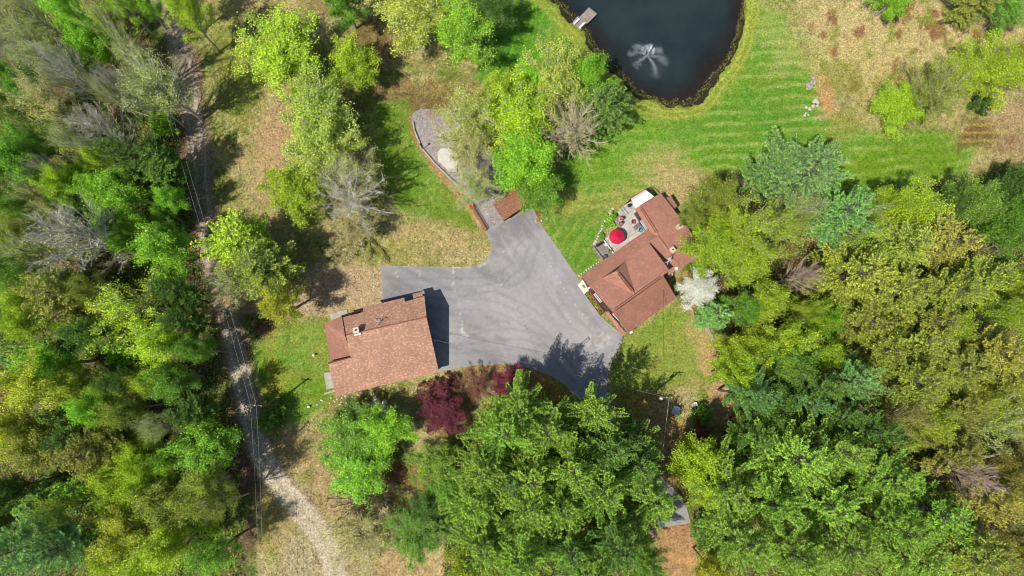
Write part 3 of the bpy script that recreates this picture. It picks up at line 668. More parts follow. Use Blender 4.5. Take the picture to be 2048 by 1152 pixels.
# north east wing
W1 = P(1270.6, 417.7, 3.4); A_ = P(1322.3, 386.5, 2.9); B_ = P(1411, 502, 2.9); D_ = P(1352.7, 543.6, 3.3); K1 = P(1279.5, 412.3, 3.8); K2 = P(1361, 537.5, 3.8)
SH_W = shingle_mat('wing_house_shingles', (152, 106, 89), (159, 112, 94), (170, 125, 106), -ang(A_, B_), .40, .18, lf=.16)
MB().slab([K1, W1, D_, K2], [(0, 1, 2, 3)], .2).build('wing_roof', SH_W, house)
MB().slab([K1, K2, B_, A_], [(0, 1, 2, 3)], .2).build('wing_roof', SH_W, house)
vent(K1 + (K2 - K1) * .03, K1 + (K2 - K1) * .42)
cu = (R1 + R3 + bS + cS) / 4
wu = inset([R1, U1, U2, R3, R2, cS, bS], (U1 + cS) / 2, .42)
MB().prism([(p.x, p.y) for p in wu], -.1, [p.z - .3 for p in wu]).build('wall', WALLH, house)
wn = inset([aN, eN, e2, U2b, U1b], (U1 + U2) / 2, .4)
MB().prism([(p.x, p.y) for p in wn], -.1, [p.z - .24 for p in wn]).build('wall', WALLH, house)
cw = (A_ + D_) / 2; ww = inset([W1, K1, A_, B_, K2, D_], cw, .4)
MB().prism([(p.x, p.y) for p in ww], -.1, [p.z - .26 for p in ww]).build('wall', WALLH, house)
MB().slab([P(1289, 487, 4.1), P(1317, 471, 4.12), P(1362, 536, 3.86), P(1333, 553, 3.8)], [(0, 3, 2, 1)], .2).build('wing_roof', SH_W, house)
# pent roof over the garage doors
MB().slab([z2(498, 704, 3.0), z2(465, 716, 2.5), z2(652, 988, 2.5), z2(700, 966, 3.0)], [(0, 1, 2, 3)], .14).build('pent_roof', SH_H, house)
opening(house, wu[0], wu[1], .28, 1.5, 3.6, 4.7, -1, WHITE, GLASS, REDP) if False else None
west0, west1 = wu[6], wu[0]   # south part of the west wall
opening(house, wu[6], wu[0], .70, 1.5, 3.3, 4.3, -1, WHITE, GLASS, REDP)
opening(house, wu[0], wu[1], .60, 1.6, 1.5, 3.0, -1, WHITE, GLASS, REDP)
opening(house, wu[6], wu[0], .3, 2.5, .05, 2.2, -1, WHITE, DOORM, name='garage_door')
opening(house, ww[0], ww[5], .22, 1.6, 1.6, 2.8, 1, WHITE, GLASS, REDP)
opening(house, wu[5], wu[6], .3, 1.2, 1.1, 2.2, 1); opening(house, wu[5], wu[6], .7, 1.2, 1.1, 2.2, 1)
chimney(house, 1360.5, 451.6, 2.6, 4.6, .68, HA); chimney(house, 1345.7, 499.3, 2.6, 4.7, .68, HA)
for pts, hh in (([(1351, 455), (1357, 452.5), (1359, 459), (1352, 462)], 3.45), ):
    pass
v = P(1360, 483, 3.4); MB().tube([v - Vector((.2, .25, .3)), v + Vector((.25, .3, .25))], .09).build('vent_pipe', WHITE, house)
# weather vane mast with crossed arms
a0 = P(1336, 523, 5.3); an = MB(); an.tube([a0 - Vector((0, 0, 1.8)), a0 + Vector((0, 0, .5))], .06)
for q in ((-.7, -.3, .2), (-.3, -.7, .3), (.5, .75, .5), (.1, .5, .45)): an.tube([a0 + Vector((0, 0, .3)), a0 + Vector(q)], .07)
an.box(a0 + Vector((.15, .25, .4)), (.3, .6, .1), .6); an.build('roof_aerial', SILV, house)
def dish(px, py, h, r, parent=house):
    c = P(px, py, h); m = MB(); m.lathe(c, [(r * .15, -.08), (r * .6, -.03), (r, .1), (r * .96, .12), (r * .55, .0), (.01, -.03)], 20); m.tube([c - Vector((0, 0, .5)), c], .04); m.build('satellite_dish', WHITE, parent)
dish(1351.8, 537.5, 3.9, .3); 
d0 = P(1262, 665, 2.3); m_ = MB(); m_.box(d0, (.5, .3, .18), .6); m_.tube([d0 - Vector((.0, 0, 0)), d0 + Vector((-.35, .45, .1))], .05); m_.build('flood_lamp', WHITE, house)
# little hipped bump-out and its own roof on the east side
bo = [P(1332.7, 395.3, 2.7), P(1341.4, 391, 2.4), P(1355, 411.7, 2.4), P(1349.5, 416, 2.7)]
MB().slab(bo, [(0, 1, 2, 3)], .14).build('bay_roof', SH_W, house)
bw = inset(bo, (A_ + D_) / 2, .2); MB().prism([(p.x, p.y) for p in bw], -.1, [p.z - .16 for p in bw]).build('bay_wall', WALLH, house)

# big white round tank by the east corner
c = P(1341.4, 547.5, 1.6); tk = empty('water_tank', (c.x, c.y, 0), 'round white tank against the east corner of the house', 'tank')
MB().lathe((c.x, c.y, 0), [(.5, 0), (.5, 1.3), (.42, 1.5), (.2, 1.6), (.01, 1.62)], 20).build('shell', WHITE, tk); MB().lathe((c.x, c.y, 1.6), [(.12, 0), (.12, .08), (.01, .1)], 10).build('lid', SILV, tk)
# striped awning on its frame, against the deck
AW, n, l, b = new_mat('awning_cloth')
geo = n.new('ShaderNodeNewGeometry'); mp = n.new('ShaderNodeMapping'); mp.inputs['Rotation'].default_value = (0, 0, -ang(P(1261.5, 397), P(1291, 378.7))); l.new(geo.outputs['Position'], mp.inputs[0])
orig = mp.inputs['Rotation'].default_value[2]; q0 = P(1261.5, 397, 2.4); q1 = P(1271, 416, 3.0)
yv = lambda p: -math.sin(-orig) * p.x + math.cos(-orig) * p.y
sp = n.new('ShaderNodeSeparateXYZ'); l.new(mp.outputs[0], sp.inputs[0]); y0_, y1_ = yv(q1), yv(q0)
cr = n.new('ShaderNodeValToRGB'); cr.color_ramp.interpolation = 'CONSTANT'
l.new(maprange(n, l, sp.outputs[1], y0_, y1_, 0, 1), cr.inputs[0])
els = cr.color_ramp.elements; els[0].color = lin(238, 232, 226, .9) + (1,); els[1].position = .98; els[1].color = lin(170, 60, 70, .9) + (1,)
for pos, cc in ((.66, (222, 160, 160)), (.70, (238, 228, 224)), (.78, (206, 110, 118)), (.83, (234, 214, 212)), (.88, (190, 90, 98)), (.93, (228, 196, 196))):
    e = els.new(pos); e.color = lin(*cc, .9) + (1,)
l.new(cr.outputs[0], b.inputs['Base Color'])
aw = empty('awning', ((q0.x + q1.x) / 2, (q0.y + q1.y) / 2, 0), 'white and pink striped awning stretched from the house roof on a black frame', 'awning')
at_ = [P(1261.5, 397, 2.2), P(1291, 378.7, 2.2), P(1308, 393, 3.0), P(1271, 416.5, 3.0)]
MB().slab(at_, [(0, 1, 2, 3)], .03).build('canopy', AW, aw)
fr = MB(); e_ = [P(1291, 378.7, 2.2), P(1296, 376, 2.0), P(1309, 391, 2.3), P(1308, 393, 2.9)]
fr.tube([at_[0], at_[1]], .04); fr.tube([e_[0], e_[1], e_[2], e_[3], e_[0]], .06); fr.tube([e_[1] + Vector((.35, .1, 0)), e_[2] + Vector((.5, .2, 0))], .06)
for q in (at_[0], at_[1]): fr.tube([(q.x, q.y, 0), q], .05)
fr.build('frame', DARK, aw)

# deck
DA = ang(P(1204.2, 520.2), P(1294.5, 458.5))
PLK = plank_mat('deck_planks', (208, 202, 192), (184, 176, 166), -DA, .16); PLK2 = plank_mat('old_deck_planks', (160, 152, 144), (138, 130, 124), -DA + math.pi / 2, .16)
deck = empty('wooden_deck', P(1245, 470), 'weathered grey wooden deck with rails along the north side of the house', 'deck')
hD = .75
up = [(1239, 455), (1228.5, 440.3), (1244, 430), (1236, 423.5), (1251, 408.5), (1265, 401), (1271, 416), (1296, 459), (1226, 507), (1206.8, 481), (1214.7, 472.4)]
MB().prism([tuple(P(x, y, hD))[:2] for x, y in up], hD - .2, hD).build('deck_floor', PLK, deck)
lo = [(1184.3, 494.5), (1206.4, 481.4), (1225.6, 507.4), (1204.4, 521)]
MB().prism([tuple(P(x, y, .5))[:2] for x, y in lo], .3, .5).build('lower_floor', PLK2, deck)
MB().prism([tuple(P(x, y, 0))[:2] for x, y in [(1242, 457), (1232, 441), (1253, 411), (1264, 404), (1290, 458), (1205, 515), (1190, 495)]], 0, .3).build('skirt', GREYW, deck)
# steps at the top corner: three long treads
for k in range(3):
    a, b2 = P(1237 + k * 3.4, 424.5 - k * 3.6, .2), P(1247 + k * 4.4, 437 - k * 2.4, .2)
    MB().box(((a.x + b2.x) / 2 - .2, (a.y + b2.y) / 2, hD + .05 + k * .13), ((b2 - a).length, .34, .1), ang(a, b2)).build('step', PLK, deck)
def rail(pts, parent, h0, h=.9, mat=GREYW, name='railing', r=.05, bal=True):
    m = MB(); W = [P(x, y, h0) for x, y in pts]
    for p, q in zip(W[:-1], W[1:]):
        m.box((p + q) / 2 + Vector((0, 0, h)), ((q - p).length + .1, .12, .06), ang(p, q)); m.box((p + q) / 2 + Vector((0, 0, h * .35)), ((q - p).length, .05, .06), ang(p, q))
        n = max(1, int((q - p).length / .9))
        for i in range(n + 1): c = p + (q - p) * (i / n); m.box(c + Vector((0, 0, h / 2)), (.1, .1, h), ang(p, q))
    return m.build(name, mat, parent)
rail([(1204.4, 521), (1184.3, 494.5), (1206, 481.6)], deck, .5, .7); rail([(1239, 455.3), (1228.7, 440.6), (1243, 431.5)], deck, hD, .8); rail([(1207.5, 482), (1226, 507)], deck, hD, .45, WHITE, 'railing')
rail([(1251, 408.5), (1264.5, 401.5)], deck, hD, .9, DARK)
# umbrella
U = P(1234.6, 472.6, 2.9); um = empty('patio_umbrella', (U.x, U.y, hD), 'open crimson patio umbrella on the wooden deck', 'umbrella')
UR = 1.28; vs = [(U.x, U.y, 3.1)]; 
for k in range(16):
    a = 2 * math.pi * k / 16 + .2; r = UR * (1 if k % 2 == 0 else .955); zz = 2.55 if k % 2 == 0 else 2.60; vs.append((U.x + r * math.cos(a), U.y + r * math.sin(a), zz))
UMB = plain('crimson_cloth', (196, 26, 66), .8, .08, 1.5)
MB().slab(vs, [(0, 1 + k, 1 + (k + 1) % 16) for k in range(16)], .03).build('canopy', UMB, um)
m = MB()
for k in range(8): a = 2 * math.pi * k / 8 + .2; m.tube([(U.x, U.y, 3.12), (U.x + UR * math.cos(a), U.y + UR * math.sin(a), 2.57)], .015, 4)
m.build('rib', plain('crimson_seam', (160, 18, 50)), um)
MB().tube([(U.x, U.y, hD + .08), (U.x, U.y, 3.2)], .03).build('pole', DARK, um); MB().lathe((U.x, U.y, hD), [(.28, 0), (.28, .06), (.08, .1)]).build('base', DARK, um)
MB().lathe((U.x, U.y, hD), [(.05, .1), (.05, .68), (.55, .70), (.55, .74), (.01, .75)], 20).thing('patio_table', DARK, 'round dark table standing under the crimson umbrella', 'table')
def chair(px, py, rz, cush, label, group=None, h0=hD, cat='chair'):
    b0 = P(px, py, h0 + .4); b0.z = h0; t = empty('patio_chair', b0, label, cat, group)
    Rz = Matrix.Rotation(rz, 3, 'Z')
    def bx(m, c, s): v = Rz @ Vector(c); return m.box((b0.x + v.x, b0.y + v.y, h0 + v.z), s, rz)
    bx(MB(), (0, 0, .42), (.52, .5, .06)).build('seat', DARK, t)
    bx(MB(), (0, 0, .49), (.46, .44, .08)).build('cushion', cush, t)
    bx(MB(), (-.27, 0, .72), (.06, .5, .56)).build('backrest', DARK, t)
    for s in (-1, 1):
        bx(MB(), (0, s * .27, .62), (.5, .05, .04)).build('armrest', DARK, t)
        for q in (-1, 1): bx(MB(), (q * .23, s * .23, .2), (.045, .045, .4)).build('leg', DARK, t)
    return t
PINK = plain('rose_cushion', (214, 96, 120), .9, .1); ORNG = plain('orange_cloth', (232, 78, 44), .9, .1); TURQ = plain('turquoise_cloth', (66, 190, 196), .9, .1)
chair(1243.3, 436.8, HA + 2.6, PINK, 'upper pink cushioned chair at the deck rail'); chair(1241.6, 448, HA + 3.4, PINK, 'lower pink cushioned chair just above the crimson umbrella')
chair(1266.9, 444, HA - .6, ORNG, 'chair with bright orange cushion by the house window'); chair(1281, 460.8, HA - .9, TURQ, 'chair with turquoise cushion by the house wall')
c = P(1273.8, 453, hD + .5); m = MB(); m.box((c.x, c.y, hD + .68), (1.15, .72, .06), HA - .9 + 1.57 - .6)
for s in (-1, 1):
    for q in (-1, 1): v = Matrix.Rotation(HA + .07, 3, 'Z') @ Vector((s * .5, q * .3, 0)); m.box((c.x + v.x, c.y + v.y, hD + .33), (.06, .06, .65))
m.thing('side_table', plain('grey_resin', (112, 108, 104)), 'grey table between the orange and turquoise chairs', 'table')
c = P(1258.5, 411, hD + .8); g = empty('kettle_grill', (c.x, c.y, hD), 'round black kettle grill at the top end of the deck', 'grill')
MB().lathe((c.x, c.y, hD + .55), [(.05, 0), (.24, .08), (.3, .22), (.3, .26), (.22, .4), (.06, .47)], 18).build('bowl', DARK, g)
for k in range(3): a = 2.1 * k; MB().tube([(c.x + .1 * math.cos(a), c.y + .1 * math.sin(a), hD + .6), (c.x + .3 * math.cos(a), c.y + .3 * math.sin(a), hD)], .02).build('leg', SILV, g)
c = P(1200, 487.5, 1.0); m = MB(); Rb = ang(P(1192, 492), P(1207, 482)); m.box((c.x, c.y, .95), (1.3, .5, .1), Rb); v = Matrix.Rotation(Rb, 3, 'Z') @ Vector((0, .24, 0)); m.box((c.x + v.x, c.y + v.y, 1.2), (1.3, .07, .5), Rb)
for s in (-1, 1): v = Matrix.Rotation(Rb, 3, 'Z') @ Vector((s * .58, 0, 0)); m.box((c.x + v.x, c.y + v.y, .72), (.08, .46, .44), Rb)
m.thing('deck_bench', DARK, 'dark bench along the outer rail of the lower deck', 'bench')
c = P(1213, 488.5, 1.0); MB().lathe((c.x, c.y, .5), [(.2, 0), (.05, .05), (.05, .42), (.33, .45), (.33, .49)], 16).thing('small_table', WHITE, 'small white round table on the lower deck', 'table')
c = P(1210.5, 513, 1.0); MB().lathe((c.x, c.y, .5), [(.2, 0), (.32, .2), (.36, .5), (.3, .52), (.28, .4)], 16).thing('round_planter', plain('dark_clay', (92, 86, 82)), 'dark round planter near the house corner of the lower deck', 'planter')

# entrance landing with dark mat, planting bed
ld = empty('entrance_landing', P(1167.5, 573), 'white stone landing at the west corner of the house', 'landing')
MB().prism([tuple(P(x, y, .15))[:2] for x, y in [(1155, 569.4), (1167.3, 558.5), (1182.5, 576.8), (1168, 588)]], 0, .16).build('slab', plain('white_stone', (226, 220, 204), .8, .08), ld)
MB().prism([tuple(P(x, y, .2))[:2] for x, y in [(1164.2, 570.5), (1167.4, 568.6), (1171.5, 574.6), (1168.4, 577)]], .165, .19).build('door_mat', plain('mat_fibre', (130, 118, 96), .95, .3, 12), ld)
pb = empty('planting_bed', P(1190, 606), 'long planting bed of brown mulch against the west wall of the house', 'flower bed')
pp = [(1170.8, 589), (1180.3, 582.5), (1208.5, 624), (1200.5, 630.5)]
MB().prism([tuple(P(x, y, .0))[:2] for x, y in pp], 0, .14).build('soil', plain('mulch', (146, 92, 62), .95, .45, 8), pb)
m = MB(); W = [P(x, y, 0) for x, y in pp]
for p, q in zip(W, W[1:] + W[:1]): m.box((p + q) / 2 + Vector((0, 0, .1)), ((q - p).length, .12, .2), ang(p, q))
m.build('edging', plain('dark_timber', (70, 62, 56), .9), pb)

# ---- stones laid in lines
rs = random.Random(5)
def stones(pts, step, size, name, label, cat, mat, h0=0, hh=.25):
    c0 = P(*pts[len(pts) // 2]); root = empty(name, c0, label, cat); W = [P(x, y, 0) for x, y in pts]
    for p, q in zip(W[:-1], W[1:]):
        n = max(1, int((q - p).length / step))
        for i in range(n):
            c = p + (q - p) * ((i + .5) / n); s = size * rs.uniform(.75, 1.2)
            MB().lathe((c.x + rs.uniform(-.04, .04), c.y + rs.uniform(-.04, .04), h0 - .05), [(s * .5, 0), (s * .55, hh * .5), (s * .34, hh * rs.uniform(.8, 1.1)), (.02, hh * 1.1)], 7).build('stone', mat, root)
    return root
PST = plain('pale_stone', (208, 202, 188), .9, .2, 4)
stones([(1226.8, 415.5), (1218, 429), (1206, 450), (1198, 470), (1187.7, 490)], .42, .42, 'stone_edging', 'line of white stones running from the deck end down the lawn', 'stone edging', PST)
stones([(1155.6, 552.5), (1175, 538.5), (1200, 522.5)], .42, .34, 'stone_edging', 'line of white stones along the north eave of the house', 'stone edging', PST)
stones([(1246, 672.5), (1241, 684), (1236, 694), (1231, 704)], .5, .4, 'stone_edging', 'curved row of grey stones between driveway and lawn below the house', 'stone edging', plain('grey_stone', (128, 126, 128), .9, .25, 4))
stones([(1089, 404), (1092, 414), (1091, 428), (1086, 438), (1080, 445)], .5, .36, 'stone_edging', 'curved stone rim of the mulch bed beside the small shed', 'stone edging', PST)
def rocks(px, py, n, sp, smin, smax, label, mat=PST, name='rock_pile', cat='rocks', ax=1, ay=1, rz=0, hh=.6):
    c = P(px, py, 0); root = empty(name, c, label, cat); ca, sa = math.cos(rz), math.sin(rz)
    for i in range(n):
        u, v = rs.gauss(0, sp * ax), rs.gauss(0, sp * ay); s = rs.uniform(smin, smax); x = c.x + u * ca - v * sa; y = c.y + u * sa + v * ca
        k = 7; ring = lambda r, z: [(x + r * math.cos(2 * math.pi * j / k) * rs.uniform(.75, 1.2), y + r * math.sin(2 * math.pi * j / k) * rs.uniform(.75, 1.2), z) for j in range(k)]
        vs = ring(s, -.1) + ring(s * 1.02, s * hh * .5) + ring(s * .55, s * hh); fs = [tuple(range(k))[::-1], tuple(range(2 * k, 3 * k))]
        for a in range(2):
            for j in range(k): fs.append((a * k + j, a * k + (j + 1) % k, (a + 1) * k + (j + 1) % k, (a + 1) * k + j))
        MB().add(vs, fs).build('stone', mat, root)
    return root
rocks(1621, 167, 12, .55, .2, .5, 'weathered grey ledge rocks at the top of the bare patch on the lawn', plain('ledge_rock', (168, 156, 148), .9, .3, 3), ax=1.3, ay=.7, rz=.6)
rocks(1620, 218, 14, .7, .15, .38, 'long heap of pale rocks at the bottom of the bare patch on the lawn', plain('pale_ledge', (200, 192, 182), .9, .25, 3), ax=1.4, ay=.45, rz=.9)
rocks(684, 797, 26, 1.0, .1, .22, 'scattered pale stones at the south west corner of the garage', PST, 'stone_scatter', 'stones', ax=1.6, ay=.5, rz=.25)
rocks(1087, 436, 5, .5, .2, .4, 'boulders at the foot of the mulch bed by the shed', plain('tan_rock', (176, 150, 124), .9, .3, 3), 'boulder_group', 'rocks')
rocks(991, 397, 10, .5, .15, .4, 'dark rocks heaped against the north corner of the small shed', plain('dark_rock', (120, 116, 112), .9, .3, 3))

# ---- small shed at the head of the drive
sA, sB, sC, sD = P(985, 408.6, 2.6), P(1007, 441, 2.6), P(1058, 406, 2.6), P(1036, 374, 2.6)
sK1, sK2 = P(995.5, 422, 3.8), P(1046.5, 387.5, 3.8)
SH_S = shingle_mat('shed_shingles', (140, 96, 76), (160, 112, 90), (176, 128, 104), -ang(sB, sC), .4, .18, lf=.1)
shed = empty('garden_shed', (sK1 + sK2) / 2 * 1.0, 'small gabled shed half hidden under green trees at the head of the driveway', 'shed'); shed.location.z = 0
MB().slab([sK1, sB, sC, sK2], [(0, 1, 2, 3)], .14).build('roof_slope', SH_S, shed); MB().slab([sK1, sK2, sD, sA], [(0, 1, 2, 3)], .14).build('roof_slope', SH_S, shed)
sw = inset([sB, sC, sK2, sD, sA, sK1], (sK1 + sK2) / 2, .45); MB().prism([(p.x, p.y) for p in sw], 0, [p.z - .2 for p in sw]).build('wall', plain('shed_boards', (84, 62, 52)), shed)
opening(shed, sw[0], sw[1], .5, 1.8, .05, 2.0, 1, TRIM, plain('dark_door', (44, 36, 34)), name='shed_door')
# ---- timber retaining rails and lamp post of the gravel yard
TIMB = plain('pale_timber', (176, 168, 156), .9, .25, 5)
def timber(pts, label, mat=TIMB, wd=.24, hh=.4):
    m = MB(); W = [P(x, y, 0) for x, y in pts]
    for p, q in zip(W[:-1], W[1:]): m.box((p + q) / 2 + Vector((0, 0, hh / 2)), ((q - p).length + .1, wd, hh), ang(p, q))
    return m.thing('timber_edging', mat, label, 'edging')
timber([(826, 245), (829, 262), (843.4, 297), (868, 326)], 'pale timber edging round the upper west side of the gravel yard')
timber([(868.6, 327), (905, 362), (925, 380)], 'pale timber edging along the lower west side of the gravel yard')
bw_ = empty('timber_wall', P(957, 437), 'low brown timber wall with dark rail beside the gravel strip above the driveway', 'wall')
m = MB(); p, q = P(943.5, 414), P(972, 461.5); m.box((p + q) / 2 + Vector((0, 0, .3)), ((q - p).length, .3, .6), ang(p, q)); m.build('boards', plain('brown_timber', (150, 106, 78), .9, .3, 6), bw_)
n_ = 9; m = MB()
for i in range(n_): c = p + (q - p) * (i / (n_ - 1)); m.box(c + Vector((.12, .1, .5)), (.1, .1, 1.0), ang(p, q))
m.box((p + q) / 2 + Vector((.12, .1, .98)), ((q - p).length, .1, .06), ang(p, q)); m.build('rail', plain('rail_wood', (120, 92, 76)), bw_)
lp = P(844.5, 298.5); lamp = empty('lamp_post', lp, 'slim black lamp post on the timber edging of the gravel yard', 'lamp post')
MB().tube([lp, lp + Vector((0, 0, 2.2))], .05).build('pole', DARK, lamp); MB().lathe(lp + Vector((0, 0, 2.2)), [(.08, 0), (.2, .25), (.22, .28), (.05, .42)], 8).build('lantern', DARK, lamp)
gz = empty('stone_patio', P(893, 325), 'eight sided white concrete patio on the gravel under a wispy tree', 'patio')
oc = [(875, 303), (884, 296), (900, 298), (914, 309), (917, 326), (910, 339), (897, 341), (876, 322)]
MB().prism([tuple(P(x, y, .2))[:2] for x, y in oc], 0, .22).build('slab', plain('white_slab', (206, 200, 188), .9, .12, 1.5), gz)
p, q = P(897, 342.5), P(914, 341.5); MB().box((p + q) / 2 + Vector((0, 0, .2)), ((q - p).length, .6, .36), ang(p, q)).build('step', CONC, gz)
rocks(928, 346.5, 3, .3, .25, .45, 'white boulder on the gravel below the concrete patio', plain('white_rock', (206, 204, 200)), 'boulder', 'boulder')
st = P(942.5, 396); sg = empty('stone_basin', st, 'pale stone ornamental basin at the top of the brown timber wall', 'garden ornament')
MB().box(st + Vector((0, 0, .2)), (.9, .9, .4), .3).build('plinth', PST, sg); MB().lathe(st + Vector((0, 0, .4)), [(.15, 0), (.12, .3), (.4, .5), (.42, .56), (.3, .48)], 14).build('bowl', PST, sg)
fp = P(943.2, 410.5, .9); MB().lathe((fp.x, fp.y, 0), [(.22, 0), (.34, .6), (.36, .66)], 12).thing('flower_pot', plain('red_flowers', (206, 44, 36), .8, .3, 9), 'round pot of red flowers on the end of the timber wall', 'flower pot')

# ---- pond furniture
dk = empty('pond_dock', P(1178, 37, .2), 'grey plank dock reaching from the bank into the pond', 'dock')
dp_ = [(1178, 14.5), (1194.3, 27.6), (1161.5, 61), (1145, 47.5)]
dA = ang(P(1161.5, 61), P(1194.3, 27.6))
DKP = plank_mat('dock_planks', (166, 156, 146), (146, 134, 126), -dA + math.pi / 2, .2)
MB().prism([tuple(P(x, y, .25))[:2] for x, y in dp_], .08, .25).build('planks', DKP, dk)
for x, y in ((1181, 19), (1190, 27), (1170, 33), (1176, 43)): c = P(x, y, 0); MB().tube([(c.x, c.y, -1.5), (c.x, c.y, .08)], .08).build('post', GREYW, dk)
def dbench(px, py, label):
    b0 = P(px, py, .25); t = empty('dock_bench', b0, label, 'bench', 'benches on the pond dock')
    MB().box(b0 + Vector((0, 0, .42)), (1.35, .42, .06), dA).build('seat', WHITE, t)
    for s in (-1, 1): v = Matrix.Rotation(dA, 3, 'Z') @ Vector((s * .55, 0, 0)); MB().box(b0 + v + Vector((0, 0, .2)), (.08, .38, .39), dA).build('leg', WHITE, t)
    sgn = 1 if 'upper' in label else -1; v = Matrix.Rotation(dA, 3, 'Z') @ Vector((0, .22 * sgn, 0)); MB().box(b0 + v + Vector((0, 0, .68)), (1.35, .05, .5), dA).build('backrest', WHITE, t)
dbench(1152.5, 44.5, 'upper white bench at the bank end of the pond dock'); dbench(1163.5, 53.5, 'lower white bench at the bank end of the pond dock')
# fountain: nozzle, jets and falling spray of drops
fo = P(1293, 115, -.3); ft = empty('pond_fountain', fo, 'floating fountain throwing white spray over the dark pond', 'fountain')
MB().lathe(fo, [(.35, 0), (.4, .08), (.15, .16), (.06, .3)], 12).build('float', DARK, ft)
def water_spray():
    m, n, l, b = new_mat('white_water'); b.inputs['Base Color'].default_value = (.78, .84, .9, 1); b.inputs['Roughness'].default_value = .3
    return m
WSP = water_spray(); rg = np.random.RandomState(3)
def quads(pos, size, rnd, up=0.0, asp=1.0, dirs=None):
    """little free quads: pos (N,3), size (N,), random facing with a bias to the zenith"""
    n = len(pos); nrm = rnd.normal(size=(n, 3)); nrm[:, 2] = np.abs(nrm[:, 2]) + up; nrm /= np.linalg.norm(nrm, axis=1)[:, None]
    t = rnd.normal(size=(n, 3)) if dirs is None else dirs
    u = t - (t * nrm).sum(1)[:, None] * nrm; u /= np.linalg.norm(u, axis=1)[:, None] + 1e-9; v = np.cross(nrm, u)
    a = (u * size[:, None]) * .5; b = (v * size[:, None] * asp) * .5
    V = np.stack([pos - a - b * .5, pos + a * .2 - b, pos + a + b * .3, pos - a * .1 + b], 1).reshape(-1, 3)
    return V, np.arange(4 * n).reshape(-1, 4)
def plume(tx, ty, top, n, spread, name='spray'):
    T_ = P(tx, ty, 0); d = np.array([T_.x - fo.x, T_.y - fo.y]); t = rg.rand(n) ** .6; side = rg.normal(size=n) * spread * 1.35 * (t ** 1.1) * (.5 + rg.rand(n))
    L = np.hypot(*d); e = d / L; nn = np.array([-e[1], e[0]]); r = t * L * rg.normal(1, .1, n)
    z = 4 * top * t * (1 - t) + rg.normal(size=n) * .15 - .2 - (rg.rand(n) ** 3) * 2.0 * t; z = np.maximum(z, -.31)
    pos = np.stack([fo.x + e[0] * r + nn[0] * side, fo.y + e[1] * r + nn[1] * side, z], 1)
    V, Fq = quads(pos, rg.uniform(.018, .046, n), rg, .3)
    tag(link(name, mesh_np(name, V, Fq), ft, WSP), kind='stuff')
for a in ((1268, 92, 1.6, 750, .30), (1258, 107, 1.4, 650, .28), (1270, 131, 1.2, 650, .42), (1314, 150, 1.3, 800, .33), (1334, 126, 1.5, 850, .36), (1324, 101, 1.5, 750, .36), (1301, 90, 1.6, 600, .3)): plume(*a)
for tx, ty, n in ((1299, 100, 500), (1308, 106, 500), (1284, 97, 500), (1288, 104, 300)): plume(tx, ty, 2.6, n, .05, 'jet')

# ---- odds and ends on the lawns
bp0, bp1 = P(1411, 650.5, .4), P(1428, 683, .4); bn = empty('log_bench', (bp0 + bp1) / 2 * 1.0, 'long pale timber bench at the edge of the lawn beside the wood', 'bench'); bn.location.z = 0
for s in (-.14, .14): d_ = (bp1 - bp0).normalized(); v = Vector((-d_.y, d_.x, 0)) * s; MB().box((bp0 + bp1) / 2 + v, ((bp1 - bp0).length, .2, .08), ang(bp0, bp1)).build('plank', TIMB, bn)
for t in (.1, .9): c = bp0 + (bp1 - bp0) * t; MB().box((c.x, c.y, .18), (.2, .4, .36), ang(bp0, bp1)).build('leg', TIMB, bn)
ub = P(1351.6, 821, .8); ubx = empty('utility_box', (ub.x, ub.y, 0), 'pale grey utility cabinet on the grass below the power pole', 'utility box')
MB().box((ub.x, ub.y, .4), (.95, 1.25, .8), -.45).build('cabinet', SILV, ubx); MB().box((ub.x, ub.y, .83), (1.05, 1.35, .06), -.45).build('lid', SILV, ubx)
wc = P(1391, 809.5, .5); wcp = empty('well_cap', (wc.x, wc.y, 0), 'round white well cover on the tan lawn beside the small bush', 'well cover')
MB().lathe((wc.x, wc.y, 0), [(.46, 0), (.46, .42), (.42, .5), (.01, .52)], 20).build('casing', WHITE, wcp); MB().tube([(wc.x, wc.y, .5), (wc.x, wc.y, .62)], .06).build('knob', SILV, wcp)
pl_ = P(1239, 715, .4); plm = empty('stone_lantern', (pl_.x, pl_.y, 0), 'short grey stone pillar with dark cap at the driveway edge', 'pillar')
MB().box((pl_.x, pl_.y, .35), (.62, .62, .7), .5).build('pillar', PST, plm); MB().box((pl_.x, pl_.y, .76), (.8, .8, .12), .5).build('cap', plain('slate', (88, 88, 92)), plm)
sg_ = P(628.5, 711, 0); s2 = empty('garden_marker', sg_, 'tiny white marker post on the green lawn west of the garage', 'marker'); MB().tube([sg_, sg_ + Vector((0, 0, .6))], .04).build('post', DARK, s2); MB().box(sg_ + Vector((0, 0, .62)), (.35, .3, .05)).build('plate', WHITE, s2)
sg_ = P(618, 813.5, 0); s2 = empty('garden_marker', sg_, 'small white marker plate on the grass right of the power pole shadow', 'marker'); MB().tube([sg_, sg_ + Vector((0, 0, .4))], .04).build('post', WHITE, s2); MB().box(sg_ + Vector((0, 0, .42)), (.4, .3, .05)).build('plate', WHITE, s2)
